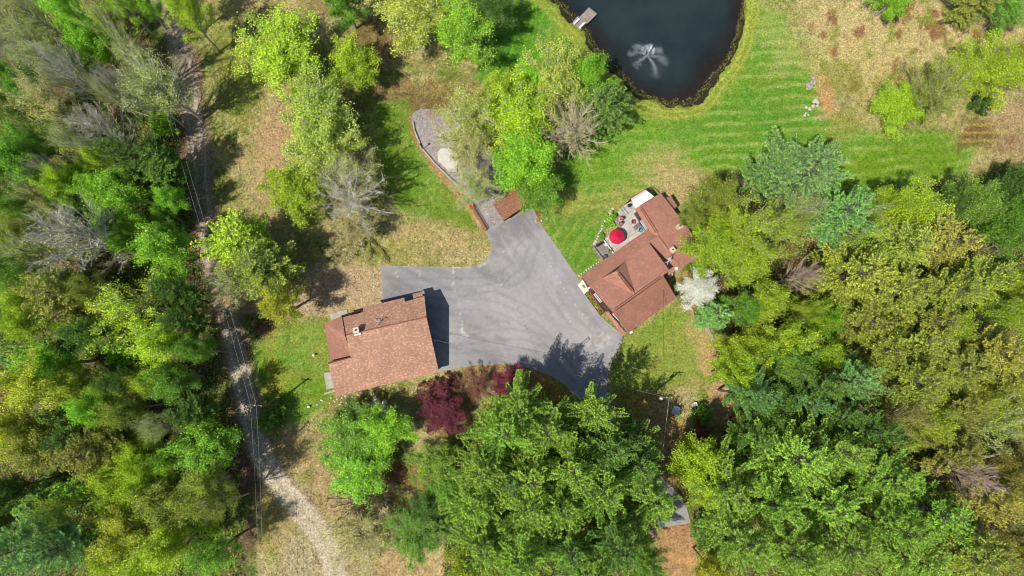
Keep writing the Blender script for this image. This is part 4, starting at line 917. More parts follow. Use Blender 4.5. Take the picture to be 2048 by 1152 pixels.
# dark red shed in the shade to the south east with its step
r0, r1, r2, r3 = [P(x, y, 2.4) for x, y in ((1465, 834), (1497, 824), (1512, 858), (1481, 872))]; k0, k1 = (r0 + r1) / 2, (r2 + r3) / 2; k0.z = k1.z = 3.3
rsd = empty('red_shed', (k0 + k1) / 2 * 1.0, 'dark red shed in the shade at the edge of the pines', 'shed'); rsd.location.z = 0
RDS = shingle_mat('red_shed_shingles', (110, 62, 54), (136, 82, 70), (170, 120, 104), -ang(r1, r2), .4, .2, lf=.12)
MB().slab([k0, r0, r3, k1], [(0, 1, 2, 3)], .12).build('roof_slope', RDS, rsd); MB().slab([k0, k1, r2, r1], [(0, 1, 2, 3)], .12).build('roof_slope', RDS, rsd)
sw = inset([r0, r3, k1, r2, r1, k0], (k0 + k1) / 2, .3); MB().prism([(p.x, p.y) for p in sw], 0, [p.z - .2 for p in sw]).build('wall', WALLR, rsd)
opening(rsd, sw[0], sw[1], .5, 1.2, .05, 1.9, -1, WHITE, REDP, name='shed_door')
MB().prism([tuple(P(x, y, .2))[:2] for x, y in [(1457, 862), (1474, 856), (1480, 872), (1461, 880)]], 0, .25).thing('wooden_ramp', GREYW, 'grey wooden platform in front of the dark red shed', 'platform')

# ---- power poles and wires
POLEM = plain('pole_wood', (120, 100, 82), .9, .25, 3); WIRE = plain('wire', (214, 214, 212), .5, .05); WIRED = plain('dark_wire', (70, 70, 72), .6, .05)
def pole(px, py, h, label, armrot, guy=None, trans=False):
    b0 = P(px, py, 0); t = empty('power_pole', b0, label, 'power pole', 'power poles along the lane and lawn'); m = MB(); m.tube([b0, b0 + Vector((0, 0, h))], .15, 10, .11); m.build('pole', POLEM, t)
    MB().box(b0 + Vector((0, 0, h - .5)), (1.7, .1, .12), armrot).build('crossarm', POLEM, t)
    for s in (-.75, 0, .75):
        v = Matrix.Rotation(armrot, 3, 'Z') @ Vector((s, 0, 0)); MB().lathe(b0 + v + Vector((0, 0, h - .44 if s else h)), [(.05, 0), (.08, .06), (.05, .12), (.07, .18), (.02, .22)], 8).build('insulator', WHITE, t)
    if trans:
        v = Matrix.Rotation(armrot, 3, 'Z') @ Vector((-.45, -.15, 0)); MB().lathe(b0 + v + Vector((0, 0, h - 2.1)), [(.24, 0), (.26, .1), (.26, .85), (.2, .95), (.02, 1.0)], 14).build('transformer', SILV, t)
    return b0
PH = 10.0
pA = pole(553.6, 804.5, PH, 'wooden power pole beside the gravel lane', ang(P(500, 800), P(530, 803)))
pB = pole(1301.5, 790, PH, 'wooden power pole with grey transformer on the south lawn', ang(P(1320, 796), P(1345, 795)), trans=True)
pN = P(300, 96, PH); pole(*[float(v) for v in to_px(pN.x, pN.y, 0)], PH, 'wooden power pole among the trees at the upper end of the lane', ang(P(500, 800), P(530, 803)))
GREYWIRE = plain('pale_grey_wire', (180, 180, 178), .5, .05)
def wire(p, q, sag, label, r=.028, mat=WIRE, group='overhead wires'):
    pts = []
    for i in range(25): t = i / 24; v = Vector(p) * (1 - t) + Vector(q) * t; v.z -= 4 * sag * t * (1 - t); pts.append(v)
    MB().tube(pts, r, 4).thing('power_line', mat, label, 'wire', group)
ar = Matrix.Rotation(ang(P(500, 800), P(530, 803)), 3, 'Z')
for s, nm in ((-.75, 'outer'), (.1, 'inner')):
    v = ar @ Vector((s, 0, 0)); a = pA + v + Vector((0, 0, PH - .2)); b1 = Vector((pN.x, pN.y, PH - .2)) + v
    wire(a, b1, .9, nm + ' overhead wire following the gravel lane northward from the pole', .013, GREYWIRE)
    c = P(519 if s < 0 else 526, 1230, PH) ; wire(a, c, .6, nm + ' overhead wire running south from the pole beside the lane', .013, GREYWIRE)
gy_ = P(600, 806, 0); wire(pA + Vector((0, 0, PH - 1)), gy_, 0, 'rusty guy wire staked in the lawn east of the lane pole', .025, plain('rust_wire', (150, 104, 60)))
wire(pB + Vector((0, 0, PH - .5)), mt + Vector((0, 0, 0)), 1.0, 'overhead wire from the garage wall across the driveway to the pole', .02, plain('grey_wire', (130, 130, 132), .6, .05))
wire(pB + Vector((0, 0, PH - .8)), P(1328, 554, 5.0), .8, 'overhead wire from the lawn pole up to the house', .022, WIRED)
wire(pB + Vector((.5, 0, PH - .5)), P(1296, 1240, 8), .9, 'overhead wire leaving the lawn pole southward over the pines', .018)
for x0, x1, nm in ((592, 596, 'left'), (605, 607, 'right')):  # dark strands drawn where only the shadows of the wires fall
    wire(P(x0, 800, 6.5) if False else P(x0, 1000, 7.5), P(x1, 1230, 8), .3, nm + ' one of two dark strands standing in for wire shadows over the turning place', .018, WIRED)
# ------------------------------------------------------------------ trees
def tubes_np(segs, k=4):
    """segs: (N, 8) p0 p1 r0 r1 -> k-sided prisms"""
    s = np.asarray(segs, float); n = len(s); p0 = s[:, :3]; p1 = s[:, 3:6]; r0 = s[:, 6]; r1 = s[:, 7]
    t = p1 - p0; t /= np.linalg.norm(t, axis=1)[:, None] + 1e-9
    a = np.cross(t, np.where(np.abs(t[:, 2:3]) > .9, [[1., 0, 0]], [[0, 0, 1.]])); a /= np.linalg.norm(a, axis=1)[:, None] + 1e-9; b = np.cross(t, a)
    V = []
    for c, r in ((p0, r0), (p1, r1)):
        for j in range(k):
            an = 2 * math.pi * j / k; V.append(c + (a * math.cos(an) + b * math.sin(an)) * r[:, None])
    V = np.stack(V, 1).reshape(-1, 3); base = (np.arange(n) * 2 * k)[:, None]
    Fq = np.concatenate([base + np.array([[j, (j + 1) % k, k + (j + 1) % k, k + j]]) for j in range(k)], 0)
    return V, Fq
def unit(v): return v / (np.linalg.norm(v) + 1e-9)
def bez(p0, p1, p2, n):
    t = np.linspace(0, 1, n + 1)[:, None]; return (1 - t) ** 2 * p0 + 2 * t * (1 - t) * p1 + t * t * p2
def add_path(segs, pts, r0, r1):
    n = len(pts) - 1
    for i in range(n):
        a = r0 + (r1 - r0) * i / n; b = r0 + (r1 - r0) * (i + 1) / n
        segs.append((*pts[i], *pts[i + 1], a, b))
def broadleaf(seed, h, R, nl=16, nsub=8, ntw=5, zlow=.3, cz=.64, vs=.34, leaves=14, lsize=.3, sig=.28, empties=.1, fine=1.0, sweep=0., wild=.62, limb=1.0):
    r = np.random.RandomState(seed); segs = []; tw = []
    lean = r.normal(size=2) * .25
    trunk = [np.array([0, 0, -.2])]
    for i in range(1, 9):
        t = i / 8; trunk.append(np.array([lean[0] * t * 2 + r.normal() * .08, lean[1] * t * 2 + r.normal() * .08, h * .82 * t]))
    trunk = np.array(trunk); add_path(segs, trunk, .022 * h, .05)
    at = lambda t: trunk[min(7, int(t * 8))] + (trunk[min(8, int(t * 8) + 1)] - trunk[min(7, int(t * 8))]) * (t * 8 - int(t * 8))
    C = np.array([lean[0] * 1.4, lean[1] * 1.4, cz * h]); lob = r.rand(6) * .5 + .72
    for i in range(nl):
        f = (i + .5) / nl; az = i * 2.39996 + r.rand() * .6; ph = -.35 + 1.75 * f ** .9 + r.normal() * .12
        s0 = at(zlow + (.96 - zlow) * f ** .9 * .95); rad = lob[int(az / 1.05) % 6] * (.85 + .3 * r.rand())
        tgt = C + np.array([R * math.cos(az) * math.cos(ph), R * math.sin(az) * math.cos(ph), vs * h * math.sin(ph)]) * rad
        mid = s0 * .55 + tgt * .45 + np.array([0, 0, -.10 * h * sweep]) + r.normal(size=3) * .3
        mid[2] = min(mid[2], (s0[2] + tgt[2]) * .5 + (.0 if sweep else -.02 * h))
        L = np.linalg.norm(tgt - s0); pts = bez(s0, mid, tgt, 7); add_path(segs, pts, (.05 + .006 * h * (1 - f * .5)) * limb, .02)
        for j in range(nsub):
            t = .22 + .78 * (j + r.rand()) / nsub; k = min(6, int(t * 7)); q = pts[k] + (pts[k + 1] - pts[k]) * (t * 7 - k)
            tang = unit(pts[min(7, k + 1)] - pts[k]); d = unit(tang * .8 + r.normal(size=3) * wild + np.array([0, 0, .2])); l2 = (.18 + .22 * r.rand()) * R * (1.15 - .4 * t)
            e = q + d * l2; sp = bez(q, (q + e) / 2 + r.normal(size=3) * .1 * l2, e, 3); add_path(segs, sp, .035 * fine, .014 * fine)
            for m in range(ntw):
                u = (m + r.rand()) / ntw; kk = min(2, int(u * 3)); a = sp[kk] + (sp[kk + 1] - sp[kk]) * (u * 3 - kk)
                d2 = unit(d + r.normal(size=3) * wild * 1.1); l3 = (.07 + .1 * r.rand()) * R; bb = a + d2 * l3
                segs.append((*a, *bb, .016 * fine, .007 * fine)); tw.append((a, bb))
    out = tubes_np(segs, 4)
    if leaves <= 0: return out, None
    T0 = np.array([t[0] for t in tw]); T1 = np.array([t[1] for t in tw])
    cnt = np.where(r.rand(len(tw)) < empties, 0, r.poisson(leaves, len(tw))); ids = np.repeat(np.arange(len(tw)), cnt)
    u = r.rand(len(ids))[:, None] * 1.15 + .1; pos = T0[ids] + (T1[ids] - T0[ids]) * u + r.normal(size=(len(ids), 3)) * sig
    V, Fq = quads(pos, r.uniform(.6, 1.35, len(ids)) * lsize, r, .55, .72)
    cl = r.rand(len(tw))[ids] * .45 + r.rand(len(ids)) * .55
    return out, (V, Fq, np.repeat(cl, 4))
def conifer(seed, h, R, whorls=14, per=6, zlow=.18, prof=1.0, rise=.18, droop=.0, bl=9, tuft=4, tsize=.42, asp=.32, flat=.1, irregular=.25, top=.12, sidelen=.34):
    r = np.random.RandomState(seed); segs = []; P0 = []; D0 = []; TU = []
    tr = np.array([[r.normal() * .05 * i, r.normal() * .05 * i, -.2 + (h + .2) * i / 8] for i in range(9)]); add_path(segs, tr, .019 * h, .03)
    for wv in range(whorls):
        f = (wv + .5) / whorls; z = h * (zlow + (1 - zlow) * f); t8 = z / h * 8; k = min(7, int(t8)); base = tr[k] + (tr[k + 1] - tr[k]) * (t8 - k)
        Lr = R * (min(1, (1 - f) ** prof * 1.25 + top) * (.75 + .25 * min(1, f * 5)))
        n = per + r.randint(-1, 2)
        for j in range(n):
            az = 2 * math.pi * (j + r.rand() * 1.1) / n + wv * 1.1 + r.normal() * .2; base = base + np.array([0, 0, r.normal() * .25]); L = Lr * (1 + r.normal() * irregular); L = max(L, .25)
            d = np.array([math.cos(az), math.sin(az), 0]); e = base + d * L + np.array([0, 0, L * (rise + .35 * f)])
            mid = base + d * L * .55 + np.array([0, 0, L * (rise * .2 - droop)]); pts = bez(base, mid, e, 5); pts[:, 2] -= np.linspace(0, 1, 6) ** 2 * L * droop * .6
            add_path(segs, pts, .018 + .006 * L, .01); side = np.array([-d[1], d[0], 0])
            nb = max(3, int(bl * L / R + 2))
            for m in range(nb):
                u = .22 + .78 * (m + .5) / nb; kk = min(4, int(u * 5)); a = pts[kk] + (pts[kk + 1] - pts[kk]) * (u * 5 - kk)
                for sg in (-1, 1):
                    l2 = L * sidelen * (1.12 - u) * (.7 + .6 * r.rand()) + .22; dd = unit(d * .75 + side * sg * .8 + np.array([0, 0, .18 + flat * r.normal()])); b = a + dd * l2
                    segs.append((*a, *b, .014, .006)); nt_ = max(1, int(l2 / .26))
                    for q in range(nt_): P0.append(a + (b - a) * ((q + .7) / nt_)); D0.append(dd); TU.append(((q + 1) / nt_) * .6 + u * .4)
            P0.append(e); D0.append(unit(pts[-1] - pts[-2])); TU.append(1)
    for q in range(14): P0.append(tr[8] - np.array([0, 0, .12 * q])); D0.append(unit(np.array([r.normal(), r.normal(), .9]))); TU.append(1)
    P0 = np.array(P0); D0 = np.array(D0); ids = np.repeat(np.arange(len(P0)), tuft); n = len(ids)
    dirs = D0[ids] + r.normal(size=(n, 3)) * .38; dirs[:, 2] += .15; dirs /= np.linalg.norm(dirs, axis=1)[:, None]
    pos = P0[ids] + dirs * tsize * .3 + r.normal(size=(n, 3)) * .05
    V, Fq = quads(pos, r.uniform(.65, 1.2, n) * tsize, r, .5, asp, dirs)
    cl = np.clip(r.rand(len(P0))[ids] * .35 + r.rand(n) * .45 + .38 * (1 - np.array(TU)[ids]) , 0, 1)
    return tubes_np(segs, 4), (V, Fq, np.repeat(cl, 4))
PROTO = {}
def reg(kind, h, R, gen, nvar, mat, **kw):
    L = []
    for i in range(nvar):
        t, c = gen(1000 + len(PROTO) * 37 + i * 11, h, R, **kw)
        tm = mesh_np(kind + '_trunk', *t); tm.materials.append(BARK); cm = None
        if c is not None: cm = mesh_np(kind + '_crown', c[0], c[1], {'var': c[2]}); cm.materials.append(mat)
        L.append((tm, cm))
    PROTO[kind] = (h, R, L)
reg('dense', 14, 4.4, broadleaf, 3, LEAF, nl=20, nsub=9, ntw=5, leaves=27, lsize=.215, sig=.34, vs=.30)
reg('leafy', 14, 4.4, broadleaf, 3, LEAF, nl=20, nsub=8, ntw=5, leaves=22, lsize=.185, sig=.32, vs=.32, empties=.12, fine=1.3)
reg('open', 15, 4.6, broadleaf, 3, LEAF, nl=22, nsub=8, ntw=5, leaves=11, lsize=.155, sig=.30, vs=.33, empties=.15, fine=1.5, zlow=.2, wild=.38)
reg('bare', 15, 4.6, broadleaf, 3, LEAF, limb=.62, nl=38, nsub=12, ntw=6, leaves=1.8, lsize=.13, sig=.2, vs=.33, empties=.4, fine=1.15, zlow=.12, wild=.32)
reg('small', 5, 2.2, broadleaf, 2, LEAF, nl=14, nsub=6, ntw=4, leaves=9, lsize=.26, sig=.16, vs=.36, cz=.55, zlow=.15)
reg('shrub', 2.2, 1.3, broadleaf, 2, LEAF, nl=12, nsub=5, ntw=4, leaves=8, lsize=.2, sig=.1, vs=.42, cz=.5, zlow=.05)
reg('pine', 20, 4.6, conifer, 4, NEEDLE, whorls=19, per=6, prof=.8, rise=.26, bl=14, tuft=6, tsize=.34, asp=.26, top=.16, zlow=.3, sidelen=.17, flat=.2, irregular=.36)
reg('hemlock', 16, 4.2, conifer, 3, NEEDLE, whorls=15, per=7, prof=.65, rise=.06, droop=.08, bl=10, tuft=4, tsize=.34, asp=.42, top=.22, zlow=.22, irregular=.3, sidelen=.26)
reg('spruce', 13, 2.6, conifer, 2, NEEDLE, whorls=17, per=7, prof=1.05, rise=-.05, droop=.1, bl=7, tuft=4, tsize=.36, asp=.36, top=.05, zlow=.08, irregular=.14)
KIND = {'dense': ('deciduous_tree', 'full crowned leafy tree'), 'leafy': ('deciduous_tree', 'leafy tree'), 'open': ('deciduous_tree', 'wispy half leafed tree'), 'bare': ('bare_tree', 'bare branched tree'),
        'small': ('small_tree', 'small leafy tree'), 'shrub': ('shrub', 'shrub'), 'pine': ('pine_tree', 'feathery pine'), 'hemlock': ('hemlock_tree', 'layered hemlock'), 'spruce': ('spruce_tree', 'narrow spruce')}
# name: (leaf albedo srgb, bark albedo srgb, word)
PAL = {'yg': ((138, 168, 36), (150, 144, 130), 'yellow green'), 'yel': ((146, 162, 44), (150, 144, 130), 'yellowish'), 'br': ((112, 166, 38), (150, 146, 132), 'bright green'), 'gr': ((94, 142, 40), (140, 134, 124), 'mid green'),
       'dk': ((72, 108, 38), (110, 104, 94), 'dark green'), 'pl': ((150, 172, 70), (170, 164, 150), 'pale green'), 'gg': ((144, 158, 86), (176, 172, 160), 'grey green'), 'ol': ((118, 136, 44), (160, 150, 134), 'olive'),
       'od': ((116, 126, 48), (150, 142, 126), 'dark olive'), 'gold': ((134, 138, 52), (160, 146, 124), 'golden'), 'tan': ((158, 158, 92), (178, 166, 142), 'tan'), 'gy': ((150, 154, 100), (186, 182, 174), 'grey'),
       'pn': ((108,148,46), (130, 122, 110), 'fresh green'), 'pd': ((84, 124, 44), (120, 112, 102), 'deep green'), 'bl': ((94, 138, 66), (160, 154, 142), 'blue green'), 'bs': ((80, 122, 58), (150, 144, 132), 'blue grey'),
       'red': ((106, 44, 50), (96, 60, 60), 'burgundy'), 'brn': ((120, 84, 58), (120, 92, 74), 'brown'), 'wh': ((226, 228, 212), (150, 144, 130), 'white blossomed'), 'pk': ((160, 128, 90), (190, 172, 160), 'pinkish dead'),
       'dkb': ((110, 100, 60), (92, 74, 60), 'dark brown')}
LANDM = [(520, 300, 'the west meadow')]
TREES = []; TOBJ = []; tr_ = random.Random(11)
def area_of(x, y):
    if x < 470: return 'in the left wood'
    if x > 1380 and y > 330 and not (x > 1700 and y < 330): return 'in the right wood'
    if y > 760 and x > 880: return 'in the pine stand'
    if y > 760: return 'below the garage'
    if 1690 < x and y < 330: return 'in the hayfield'
    if x < 870: return 'in the meadow' if x < 560 or y < 520 else 'beside the link track'
    return 'by the gravel yard' if y > 110 else 'at the top lawn'
def tree(x, y, r, kind, pal, h=None, label=None, group=None, sx=None):
    ph, pR, variants = PROTO[kind]
    if h is None: h = {'dense': 13, 'leafy': 13, 'open': 15, 'bare': 15, 'small': 5.5, 'shrub': 1.9, 'pine': 18, 'hemlock': 15.5, 'spruce': 12}[kind] * tr_.uniform(.9, 1.12) * (1 if kind in ('small', 'shrub') else min(1.15, .72 + r / 150))
    hc = h * .62; c = P(x, y, hc); Rm = r / 12.45 * (H - hc) / H
    leaf, bark, word = PAL[pal]; name, noun = KIND[kind]
    if kind == 'bare' and pal == 'wh': pass
    if group is None: group = 'trees ' + area_of(x, y)
    t = empty(name, (c.x, c.y, 0), label, 'tree' if kind != 'shrub' else 'shrub', group, tr_.uniform(0, 6.28))
    tm, cm = variants[tr_.randrange(len(variants))]
    s = Rm / pR * (1.0 if kind in ('pine', 'hemlock', 'spruce') else 1.17); s2 = h / ph
    t.scale = (s * tr_.uniform(.94, 1.06), s * tr_.uniform(.94, 1.06), s2); t.rotation_euler.x = tr_.gauss(0, .025); t.rotation_euler.y = tr_.gauss(0, .025)
    jl = [tr_.uniform(.94, 1.06) for _ in range(3)]; k = (1.08 if kind in ('pine', 'hemlock', 'spruce') else .96) * tr_.uniform(.86, 1.14) * (1.2 if x < 470 else 1.0)
    o = bpy.data.objects.new('trunk', tm); COL.objects.link(o); o.parent = t; o.color = lin(*bark, .4 if kind in ('pine', 'hemlock', 'spruce') else (.95 if kind == 'bare' and pal != 'dkb' else (1.0 if x < 470 else .85))) + (1,)
    if cm is not None:
        o = bpy.data.objects.new('crown', cm); COL.objects.link(o); o.parent = t; lc = lin(*leaf, k); o.color = tuple(min(.9, a * b) for a, b in zip(lc, jl)) + (1,)
        if pal == 'wh': o.color = (.55, .57, .48, 1)
    TREES.append((x, y, r, kind, pal, h)); TOBJ.append(t)
    return t
RAW = """20 40 38 open gg;75 30 36 open gg;60 100 36 open gg;10 110 30 bare gy;150 22 36 leafy br;190 98 34 dense br;215 55 30 open pl;245 8 30 leafy br;110 120 42 open gg;30 165 34 leafy gr;66 185 30 leafy gr;108 215 48 open tan;
165 150 42 bare gy;235 165 32 bare gy;205 268 48 bare gy;25 245 36 open pl;45 320 44 dense gr;20 405 32 leafy gr;128 365 30 leafy yg;100 340 26 bare gy;205 375 36 dense br;268 400 44 leafy br;256 310 30 pine dk;205 325 26 leafy yg;
322 320 32 hemlock pd;165 470 72 bare gy;45 470 32 leafy ol;312 500 50 leafy br;22 560 40 leafy gr;85 505 30 open gg;115 600 44 hemlock od;62 610 30 leafy yg;262 605 60 open yg;350 590 30 pine dk;60 655 34 leafy yg;20 715 30 spruce bs;
110 720 46 leafy br;176 660 30 hemlock dk;226 692 22 spruce gr;330 690 50 leafy yg;352 752 42 leafy gr;62 780 56 leafy yel;152 790 38 leafy yel;20 850 40 leafy yel;198 808 34 leafy br;260 815 36 leafy ol;302 770 30 leafy yg;
85 900 44 leafy ol;150 880 30 hemlock dk;190 900 42 hemlock od;250 880 26 hemlock od;285 918 34 leafy yg;430 888 52 dense gr;345 925 34 leafy br;300 960 34 leafy yg;222 955 40 leafy yg;28 975 36 leafy dk;80 1000 36 spruce pd;
140 1018 36 open yg;55 1100 56 pine bl;140 1090 46 pine bs;196 1060 40 spruce gr;250 1005 34 leafy yg;330 1000 52 leafy ol;268 1065 50 leafy yel;400 975 44 leafy ol;440 1015 34 open ol;350 1085 48 leafy yg;425 1105 36 leafy gr;
225 1125 34 leafy yg;300 1132 40 leafy yg;10 1045 30 leafy dk;385 830 30 hemlock dk;250 750 26 pine dk;375 640 28 pine dk;400 700 30 leafy gr;320 250 26 small br;300 200 30 open gg;260 120 30 open gg;0 200 30 leafy gr;140 300 30 open gg;70 390 30 open gg;
10 640 30 leafy gr;200 590 28 leafy ol;150 560 26 spruce dk;60 860 26 leafy ol;410 1050 30 small yg;120 830 30 spruce dk;160 960 34 spruce gr;0 1000 26 hemlock dk;330 860 30 open gg;240 700 30 small br;
1375 930 46 dense yg;1405 990 34 leafy yg;1450 970 54 pine pn;1560 915 66 pine pn;1650 900 56 pine pn;1530 1005 52 pine pn;1640 1000 56 pine pn;1745 950 56 pine pn;1470 1055 56 pine pn;1570 1095 54 pine pn;1685 1090 56 pine pn;
1765 1040 50 pine pn;1850 1020 48 hemlock gr;1820 1120 52 pine pn;1905 1100 48 hemlock ol;1425 1130 36 leafy yel;1440 1085 34 spruce pd;1500 880 36 pine pd;
1430 395 50 leafy ol;1600 345 78 pine bl;1665 430 56 pine bl;1530 350 40 pine bl;1480 455 54 open yg;1555 470 50 open yg;1425 500 48 leafy yg;1500 535 48 leafy yg;1602 550 30 bare pk;1440 630 32 spruce bl;1490 610 36 leafy gr;1525 622 40 leafy yg;
1562 680 44 leafy yg;1490 695 46 dense yg;1470 745 38 dense yg;1500 785 40 pine bs;1560 735 40 leafy gr;1636 640 26 dense br;1650 700 42 leafy yg;1680 760 52 pine bl;1622 765 40 pine pd;1545 825 40 dense pd;1600 790 36 pine bs;1720 640 46 hemlock ol;
1700 555 56 hemlock ol;1790 500 52 hemlock ol;1870 480 50 hemlock gold;1780 590 52 hemlock ol;1860 590 52 hemlock ol;1935 560 44 hemlock ol;1905 645 40 leafy yg;1820 690 48 hemlock ol;1905 735 50 hemlock ol;1790 765 52 hemlock ol;1965 700 44 hemlock gold;
1995 630 38 leafy yg;2030 560 36 leafy yg;2000 450 44 dense gr;1945 400 44 leafy pn;2025 380 40 dense dk;1830 410 44 leafy yg;1768 420 42 dense yg;1715 415 36 open yg;1695 480 38 open yg;1885 415 34 leafy dk;1955 800 40 leafy yel;2020 760 40 hemlock ol;
2030 835 36 leafy ol;1780 815 46 open gold;1850 845 46 leafy yg;1965 865 48 open pl;1895 900 36 hemlock od;1918 945 44 bare pk;2010 920 40 leafy gold;2020 1000 44 leafy gold;1955 1015 44 hemlock gold;2020 1085 44 leafy gold;1945 1095 40 hemlock ol;
1720 865 38 pine dk;1655 830 36 pine pd;1705 900 30 spruce pd;2040 480 34 leafy gr;1440 450 40 leafy yg;1380 420 24 leafy ol;1600 620 30 leafy yg;1585 420 40 open gg;1850 935 34 spruce od;1740 700 40 hemlock ol;1840 640 40 hemlock ol;1900 820 36 hemlock od;
1040 820 56 pine pn;1000 872 50 pine pn;1100 868 54 pine pn;1178 838 44 pine pn;970 935 50 pine pn;1058 945 56 pine pn;1140 930 54 pine pn;1222 900 46 pine pd;950 1015 48 pine pn;1040 1025 54 pine pn;1122 1010 50 pine pn;1202 985 52 pine pn;1272 935 42 pine pd;
1290 990 48 pine pn;960 1098 50 pine pn;1050 1105 54 pine pn;1142 1090 50 pine pd;1225 1070 50 pine pd;1286 1115 40 pine gr;1180 1145 44 pine pn;925 1125 36 leafy yel;1010 975 34 pine bl;1170 890 36 pine pd"""
for rec in RAW.replace('\n', '').split(';'):
    if rec.strip(): q = rec.split(); q_ = {'dense': 16.5, 'leafy': 16.5, 'open': 18, 'bare': 17, 'hemlock': 18, 'pine': 21, 'spruce': 14.5}.get(q[3]); tree(float(q[0]), float(q[1]), float(q[2]), q[3], q[4], None if q_ is None else q_ * tr_.uniform(.9, 1.12) * min(1.12, .75 + float(q[2]) / 170) * (1.15 if q[3] == 'bare' and float(q[2]) > 60 else 1))
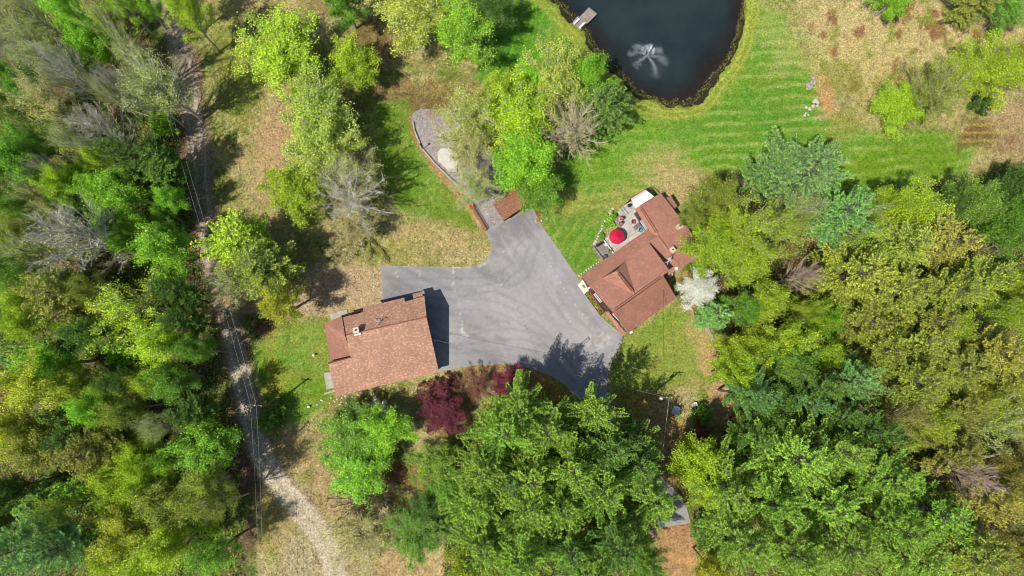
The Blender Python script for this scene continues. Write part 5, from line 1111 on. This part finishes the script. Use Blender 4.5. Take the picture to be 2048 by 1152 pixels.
# trees standing in the open: each with its own words
OPEN_ = [
 (333, 178, 52, 'open', 'gg', 20, 'tall greyish wispy tree leaning over the gravel lane'), (385, 40, 34, 'leafy', 'yg', 17, 'yellow green tree at the top beside the lane'), (352, 5, 30, 'leafy', 'ol', 15, 'olive tree at the top edge over the lane'),
 (585, 118, 68, 'leafy', 'yg', 10, 'broad yellow green tree standing alone near the top of the meadow'), (716, 130, 44, 'dense', 'yg', 10, 'rounded yellow green tree right of the broad meadow tree'),
 (838, 45, 66, 'leafy', 'pl', 14, 'large pale green tree at the top centre'), (918, 62, 58, 'leafy', 'br', 13, 'bright green tree right of the large pale top tree'), (980, 22, 46, 'leafy', 'dk', 12, 'dark green tree at the top edge beside the lawn'),
 (690, 2, 40, 'dense', 'gr', 14, 'green tree at the top edge with a bare leaning trunk'), (634, 222, 58, 'leafy', 'pl', 13, 'pale green leafy tree below the broad meadow tree'), (645, 305, 62, 'leafy', 'pl', 14, 'pale leafy tree in the middle of the meadow row'),
 (600, 375, 48, 'dense', 'yg', 10, 'yellow green tree at the lower left of the meadow row'), (690, 345, 44, 'open', 'gg', 13, 'wispy grey tree between the meadow row and the gravel yard'), (700, 392, 52, 'bare', 'gy', 13, 'pale grey bare tree at the lower end of the meadow row'), (715, 462, 46, 'open', 'tan', 8, 'tan nearly bare tree south of the pale grey tree'),
 (478, 478, 46, 'hemlock', 'yg', 15, 'light feathery tree right of the lane above the link track'), (470, 560, 40, 'open', 'gg', 14, 'grey green wispy tree over the lane bend'), (530, 535, 50, 'hemlock', 'ol', 16, 'olive green tall conifer over the link track'), (560, 605, 38, 'leafy', 'yel', 14, 'bright yellowish tree at the corner of the west lawn'),
 (945, 225, 56, 'open', 'pl', 13, 'pale wispy tree at the top of the gravel yard'), (930, 300, 50, 'open', 'tan', 11, 'drooping tan tree over the concrete patio'), (1035, 240, 60, 'leafy', 'yg', 13, 'yellow green tree in the middle of the lawn clump'), (1040, 335, 56, 'dense', 'br', 12, 'full bright green tree above the small shed'),
 (1075, 372, 40, 'dense', 'gr', 10, 'rounded green tree right of the small shed'), (1118, 172, 56, 'leafy', 'pl', 13, 'pale branched tree at the top of the lawn clump'), (1140, 258, 60, 'bare', 'tan', 12, 'bare tree with tan branches fanning outward in the lawn clump'), (1172, 158, 38, 'dense', 'br', 11, 'bright green tree on the pond side of the lawn clump'),
 (1198, 212, 46, 'hemlock', 'pd', 11, 'dark green conifer at the right edge of the lawn clump'), (1082, 160, 34, 'dense', 'br', 10, 'small bright tree at the upper left of the lawn clump'), (1000, 190, 34, 'leafy', 'yg', 10, 'yellow green tree beside the pale gravel yard tree'), (950, 365, 40, 'open', 'gg', 8, 'thin grey green tree over the gravel strip'),
 (1785, 213, 44, 'dense', 'yg', 7, 'compact bright green tree alone at the hayfield edge'), (1885, 188, 60, 'open', 'ol', 13, 'open olive tree with pale trunk in the hayfield group'), (1928, 150, 50, 'leafy', 'yg', 10, 'yellow green tree in the middle of the hayfield group'), (1990, 150, 60, 'leafy', 'yg', 11, 'large yellow green tree at the right of the hayfield group'),
 (2038, 125, 44, 'leafy', 'yel', 11, 'yellowish tree at the right edge of the photo in the hayfield'), (1962, 206, 20, 'small', 'dk', 5, 'small dark green tree under the hayfield group'), (2015, 25, 42, 'leafy', 'gr', 9, 'green tree in the top right corner'), (1955, 4, 34, 'hemlock', 'od', 10, 'dark olive conifer at the top right edge'), (1782, 0, 32, 'dense', 'br', 8, 'bright green tree cut by the top edge in the hayfield'),
 (1400, 586, 34, 'leafy', 'wh', 6, 'white blossoming tree behind the house corner'), (1415, 668, 0, '', '', 0, ''),
 (700, 880, 52, 'leafy', 'gr', 8, 'green tree at the left of the clump below the garage'), (768, 862, 42, 'dense', 'br', 9, 'rounded bright green tree at the right of the clump below the garage'), (735, 945, 50, 'leafy', 'br', 9, 'bright green tree at the bottom of the clump below the garage'), (757, 823, 20, 'small', 'wh', 4, 'small white blossoming tree at the top of the clump below the garage'),
 (705, 838, 30, 'leafy', 'dk', 6, 'dark green tree at the upper left of the clump below the garage'), (898, 822, 42, 'leafy', 'red', 6, 'burgundy leaved tree below the garage'), (1018, 766, 34, 'leafy', 'red', 6, 'burgundy leaved tree south of the driveway'), (955, 780, 28, 'open', 'brn', 5, 'brown twiggy tree between the two burgundy trees'),
 (868, 912, 40, 'leafy', 'pn', 8, 'light green tree over the brown path'), (850, 1015, 34, 'leafy', 'dk', 9, 'dark green tree left of the pines'), (838, 1070, 44, 'leafy', 'gr', 8, 'mid green tree at the bottom left of the pines'), (905, 975, 36, 'leafy', 'gr', 10, 'green tree against the left side of the pines'), (880, 1050, 34, 'pine', 'pd', 9, 'small deep green pine at the lower left of the pines'),
 (742, 1000, 52, 'bare', 'dkb', 7, 'dark brown bare tree with twisted limbs at the path end'), (705, 1062, 54, 'open', 'tan', 8, 'tan nearly leafless tree beside the gravel turning place'), (640, 970, 0, '', '', 0, ''),
 (1419, 823, 18, 'shrub', 'gr', 2.2, 'round green shrub beside the white well cover'), (1399, 868, 22, 'shrub', 'brn', 2.4, 'reddish brown shrub at the shade edge left of the red shed'), (548, 835, 20, 'shrub', 'gr', 3.5, 'dark shrub at the foot of the lane power pole'), (566, 818, 18, 'shrub', 'gr', 3, 'green shrub just right of the lane power pole'),
 (1224, 450, 13, 'shrub', 'br', 1.3, 'bright green shrub growing beside the deck'), (1228, 433, 7, 'shrub', 'gr', 1.2, 'small green shrub at the corner of the deck steps'), (1204, 473, 7, 'shrub', 'gr', .9, 'low green shrub at the end of the deck bench'), (1220, 501, 4.5, 'shrub', 'gr', 1.4, 'potted green plant on the lower deck'),
 (870, 782, 24, 'shrub', 'brn', 2.5, 'brown shrub on the slope below the garage'), (905, 765, 18, 'shrub', 'brn', 1.8, 'small brown shrub nearest the driveway edge'), (1088, 426, 6, 'shrub', 'ol', .8, 'olive shrub in the mulch bed beside the shed'),
 (1177, 590, 3.6, 'shrub', 'br', .6, 'plant at the top end of the house planting bed'), (1186, 602, 4, 'shrub', 'gr', .6, 'plant in the upper half of the house planting bed'), (1193, 612, 4, 'shrub', 'yg', .6, 'yellow green plant in the lower half of the planting bed'), (1200, 624, 4, 'shrub', 'gr', .6, 'plant at the lowest end of the house planting bed'),
 (1270, 880, 40, 'pine', 'pd', 14, 'deep green pine at the top edge of the pines near the south lawn'), (1345, 905, 0, '', '', 0, '')]
for (x, y, r, k, p, h, lab) in OPEN_:
    if r: tree(x, y, r * (1.12 if k not in ('small', 'shrub') else 1), k, p, h, lab, 'shrubs about the yard' if k == 'shrub' else 'trees standing in the open')
# fill the gaps of the two woods with lower trees like their neighbours
WOODS = [[(-20, -20), (330, -20), (330, 60), (300, 120), (355, 250), (345, 330), (372, 430), (392, 560), (420, 650), (440, 760), (462, 860), (485, 1000), (470, 1170), (-20, 1170)],
         [(1380, 390), (1500, 345), (1690, 420), (1900, 375), (2070, 330), (2070, 1170), (1420, 1170), (1400, 1060), (1345, 950), (1500, 880), (1510, 830), (1460, 760), (1440, 660), (1390, 560)],
         [(890, 900), (1000, 810), (1130, 850), (1260, 900), (1300, 960), (1300, 1170), (890, 1170)]]
seeds = list(TREES)
for wi, wd in enumerate(WOODS):
    xs = [p[0] for p in wd]; ys = [p[1] for p in wd]; yy = min(ys)
    while yy < max(ys):
        xx = min(xs)
        while xx < max(xs):
            x = xx + tr_.uniform(-12, 12); y = yy + tr_.uniform(-12, 12); xx += 34
            if sd_poly(np.array([x]), np.array([y]), wd)[0] > -12 or len(TREES) > 298: continue
            if not (-15 < x < 2063 and -15 < y < 1167): continue
            if wi == 0 and x < 350 and y < 330 and tr_.random() < .9: continue
            if any((x - t[0]) ** 2 + (y - t[1]) ** 2 < (t[2] * .64 + 9) ** 2 for t in TREES): continue
            s = min(seeds, key=lambda t: (x - t[0]) ** 2 + (y - t[1]) ** 2 + (0 if t[3] not in ('bare', 'small', 'shrub') else 9000))
            k = s[3] if s[3] in PROTO and s[3] not in ('bare', 'shrub') else 'leafy'
            p = tr_.choice([s[4], s[4], {'yg': 'gr', 'pn': 'pd', 'ol': 'od', 'br': 'gr', 'gg': 'pl'}.get(s[4], s[4])])
            if p in ('pk', 'wh'): p = 'ol'
            tree(x, y, tr_.uniform(22, 32), k, p, s[5] * tr_.uniform(.62, .85))
        yy += 34
LM = [(165, 470, 'the big bare grey tree'), (205, 268, 'the upper bare grey tree'), (55, 1100, 'the large blue green pine'), (430, 888, 'the round crown beside the lane'), (278, 938, 'the white birch log'), (0, 790, 'the yellowish crowns at the left edge'),
 (108, 215, 'the tan tree in the left wood'), (262, 605, 'the pale branched lane side tree'), (0, 0, 'the top left corner'), (0, 1152, 'the bottom left corner'), (512, 810, 'the lane power pole'), (278, 70, 'the long bare log'), (384, 230, 'the upper lane'),
 (406, 420, 'the shaded lane'), (480, 1110, 'the gravel turning place'), (0, 560, 'the middle of the left edge'), (190, 690, 'the gap with two dark conifers'), (0, 320, 'the upper left edge'), (300, 1152, 'the bottom edge of the left wood'), (470, 690, 'the lane beside the west lawn'),
 (1600, 345, 'the big blue green pine'), (1602, 550, 'the upper pinkish dead tree'), (1918, 945, 'the lower pinkish dead tree'), (1400, 588, 'the white blossoming tree'), (1487, 848, 'the dark red shed'), (2048, 1152, 'the bottom right corner'), (1350, 1015, 'the lower driveway end'),
 (1420, 665, 'the long timber bench'), (1636, 640, 'the small vivid green tree'), (2048, 590, 'the middle of the right edge'), (1720, 330, 'the mown strip'), (1960, 300, 'the brown raked rows'), (2048, 860, 'the lower right edge'), (1600, 1152, 'the bottom edge of the right wood'),
 (1245, 745, 'the driveway bend'), (898, 822, 'the lower burgundy tree'), (1018, 766, 'the upper burgundy tree'), (1100, 1152, 'the bottom edge of the pine stand'), (1335, 800, 'the lawn power pole'), (1780, 650, 'the middle of the hemlocks'), (880, 1130, 'the tan clearing')]
ORD = ['nearest', 'second nearest', 'third nearest', 'fourth nearest', 'fifth nearest', 'sixth nearest', 'seventh nearest', 'eighth nearest', 'ninth nearest', 'tenth nearest', 'eleventh nearest', 'twelfth nearest']
def dirw(dx, dy):
    a = math.degrees(math.atan2(-dy, dx)) % 360
    return ['right of', 'upper right of', 'above', 'upper left of', 'left of', 'lower left of', 'below', 'lower right of'][int((a + 22.5) // 45) % 8]
BUCK = {}
for (x, y, r, kind, pal, h), t in zip(TREES, TOBJ):
    if 'label' in t: continue
    c = sorted((math.hypot(x - q[0], y - q[1]), q) for q in LM); c = [q for q in c if q[0] > 14]
    d, q = c[0]; noun = KIND[kind][1]; word = PAL[pal][2]
    BUCK.setdefault((word + ' ' + noun, dirw(x - q[0], y - q[1]), q[2]), []).append((d, t))
for (wn, dw, lm), L in BUCK.items():
    L.sort(key=lambda z: z[0])
    for i, (d, t) in enumerate(L): t['label'] = f'{wn} {dw} {lm}' if len(L) == 1 else f'{wn} {ORD[i]} {dw} {lm}'


# ---- undergrowth on the wood floor and rough grass in the meadow (nobody could count them)
def scatter_px(n, poly, rnd, margin=0):
    poly = np.array(poly, float); lo = poly.min(0); hi = poly.max(0); x = rnd.uniform(lo[0], hi[0], n); y = rnd.uniform(lo[1], hi[1], n)
    m = sd_poly(x, y, poly) < -margin; return x[m], y[m]
ru = np.random.RandomState(21)
PX = []; PY = []
for wd in WOODS: a, b_ = scatter_px(22000, wd, ru, -14); PX.append(a); PY.append(b_)
PX = np.concatenate(PX); PY = np.concatenate(PY); ncl = fbm(PX / 26, PY / 26, 3)
k = (ncl > .38) & (sd_poly(PX, PY, DRIVE) > 8) & (d_line(PX, PY, LANE) > 24); PX = PX[k]; PY = PY[k]; ncl = ncl[k]
wx_, wy_ = P_arr(PX, PY, 0); nb = 5; n = len(PX)
ids = np.repeat(np.arange(n), nb); hgt = (ncl - .40) * 7 * ru.rand(n); pos = np.stack([wx_[ids] + ru.normal(size=n * nb) * .22, wy_[ids] + ru.normal(size=n * nb) * .22, .1 + hgt[ids] * ru.rand(n * nb)], 1)
V, Fq = quads(pos, ru.uniform(.16, .36, n * nb), ru, .6, .7)
pals = np.array([lin(*c, .85) for c in ((100, 140, 40), (124, 150, 52), (82, 122, 42), (128, 128, 60), (112, 98, 62))]); cc = pals[ru.randint(0, 5, n)][ids]
me = mesh_np('undergrowth', V, Fq, {'col': np.repeat(cc, 4, 0), 'var': np.repeat(ru.rand(n * nb), 4)})
tag(link('undergrowth', me, None, UNDER), 'low green and brown undergrowth covering the floor of the woods', 'undergrowth', kind='stuff')
x, y = scatter_px(120000, [(400, 0), (1110, 0), (1270, 190), (1480, 150), (1500, 0), (2048, 0), (2048, 340), (1700, 400), (1390, 340), (1400, 640), (1480, 800), (1440, 900), (1300, 930), (1110, 860), (880, 900), (840, 1152), (500, 1152), (500, 700), (420, 560)], ru)
dv = np.minimum.reduce([sd_poly(x, y, DRIVE), sd_poly(x, y, GRAVEL), sd_poly(x, y, POND) - 6, d_line(x, y, LANE) - 20, sd_poly(x, y, [(655, 600), (850, 578), (885, 745), (670, 800)]), sd_poly(x, y, [(1150, 560), (1185, 490), (1265, 395), (1325, 380), (1420, 500), (1350, 610), (1250, 680)])])
k = dv > 4; x, y = x[k], y[k]; Ct, Tt = paint(x, y); k = (Tt > .6) & (fbm(x / 14, y / 14, 2) > .42); x, y, Ct = x[k], y[k], Ct[k]; gx_, gy_2 = P_arr(x, y, 0); n = len(x)
pos = np.stack([gx_, gy_2, np.full(n, .05) + ru.rand(n) * .1], 1); V, Fq = quads(pos, ru.uniform(.14, .34, n), ru, .15, .5)
me = mesh_np('rough_grass', V, Fq, {'col': np.repeat(Ct * ru.uniform(.8, 1.25, n)[:, None], 4, 0), 'var': np.repeat(ru.rand(n) * .6 + .1, 4)})
tag(link('rough_grass', me, None, UNDER), 'rough dry grass and weeds growing over the meadow', 'grass', kind='stuff')
x, y = scatter_px(60000, [(1040, 0), (1180, -20), (1500, -20), (1510, 100), (1420, 220), (1300, 230), (1180, 150)], ru); dq = sd_poly(x, y, POND) + (fbm(x / 9, y / 9, 3) - .5) * 14; k = (dq > -6) & (dq < 5); x, y = x[k], y[k]; gx_, gy_2 = P_arr(x, y, 0); n = len(x)
pos = np.stack([gx_, gy_2, -.25 + ru.rand(n) * .35], 1); V, Fq = quads(pos, ru.uniform(.12, .34, n), ru, .2, .45); cw_ = np.array([lin(*c, .7) for c in ((112, 130, 44), (90, 84, 52), (140, 140, 70), (70, 62, 42))])[ru.randint(0, 4, n)]
me = mesh_np('bank_weeds', V, Fq, {'col': np.repeat(cw_, 4, 0), 'var': np.repeat(ru.rand(n) * .8, 4)})
tag(link('bank_weeds', me, None, UNDER), 'ragged weeds and rushes growing along the pond bank', 'weeds', kind='stuff')
# ---- fallen and leaning bare trunks in the upper left wood
LOGM = plain('dead_wood', (168, 156, 140), .9, .25, 4); rl = random.Random(4)
for i, (x0, y0, x1, y1, r, lab) in enumerate(((255, 98, 300, 45, .16, 'long bare log lying across the top of the left wood'), (160, 195, 222, 200, .13, 'fallen grey trunk under the bare trees of the left wood'), (268, 222, 330, 240, .12, 'fallen trunk beside the lane in the left wood'),
        (120, 468, 146, 486, .14, 'short log beneath the big bare grey tree'), (262, 944, 292, 934, .2, 'white birch log showing among bright green trees'), (232, 102, 268, 108, .15, 'bleached root log on the leaf litter by the lane'), (75, 350, 140, 395, .13, 'slender grey log in the upper left wood'),
        (1590, 1010, 1660, 1042, .12, 'broken grey trunk showing in a gap of the right pines'), (1800, 1075, 1840, 1045, .12, 'pale broken stem in the lower right wood'), (1470, 1070, 1500, 1088, .12, 'pale dead branchwood in the pines near the lower edge'))):
    h0 = 1.0 if 'log' in lab or 'fallen' in lab else 9
    a, b_ = P(x0, y0, h0), P(x1, y1, h0 * 1.25); m = MB(); mid = (a + b_) / 2 + Vector((rl.uniform(-.3, .3), rl.uniform(-.3, .3), .1)); m.tube([a, mid, b_], r, 8, r * .5)
    m.thing('fallen_log', LOGM, lab, 'log', 'fallen logs in the woods')
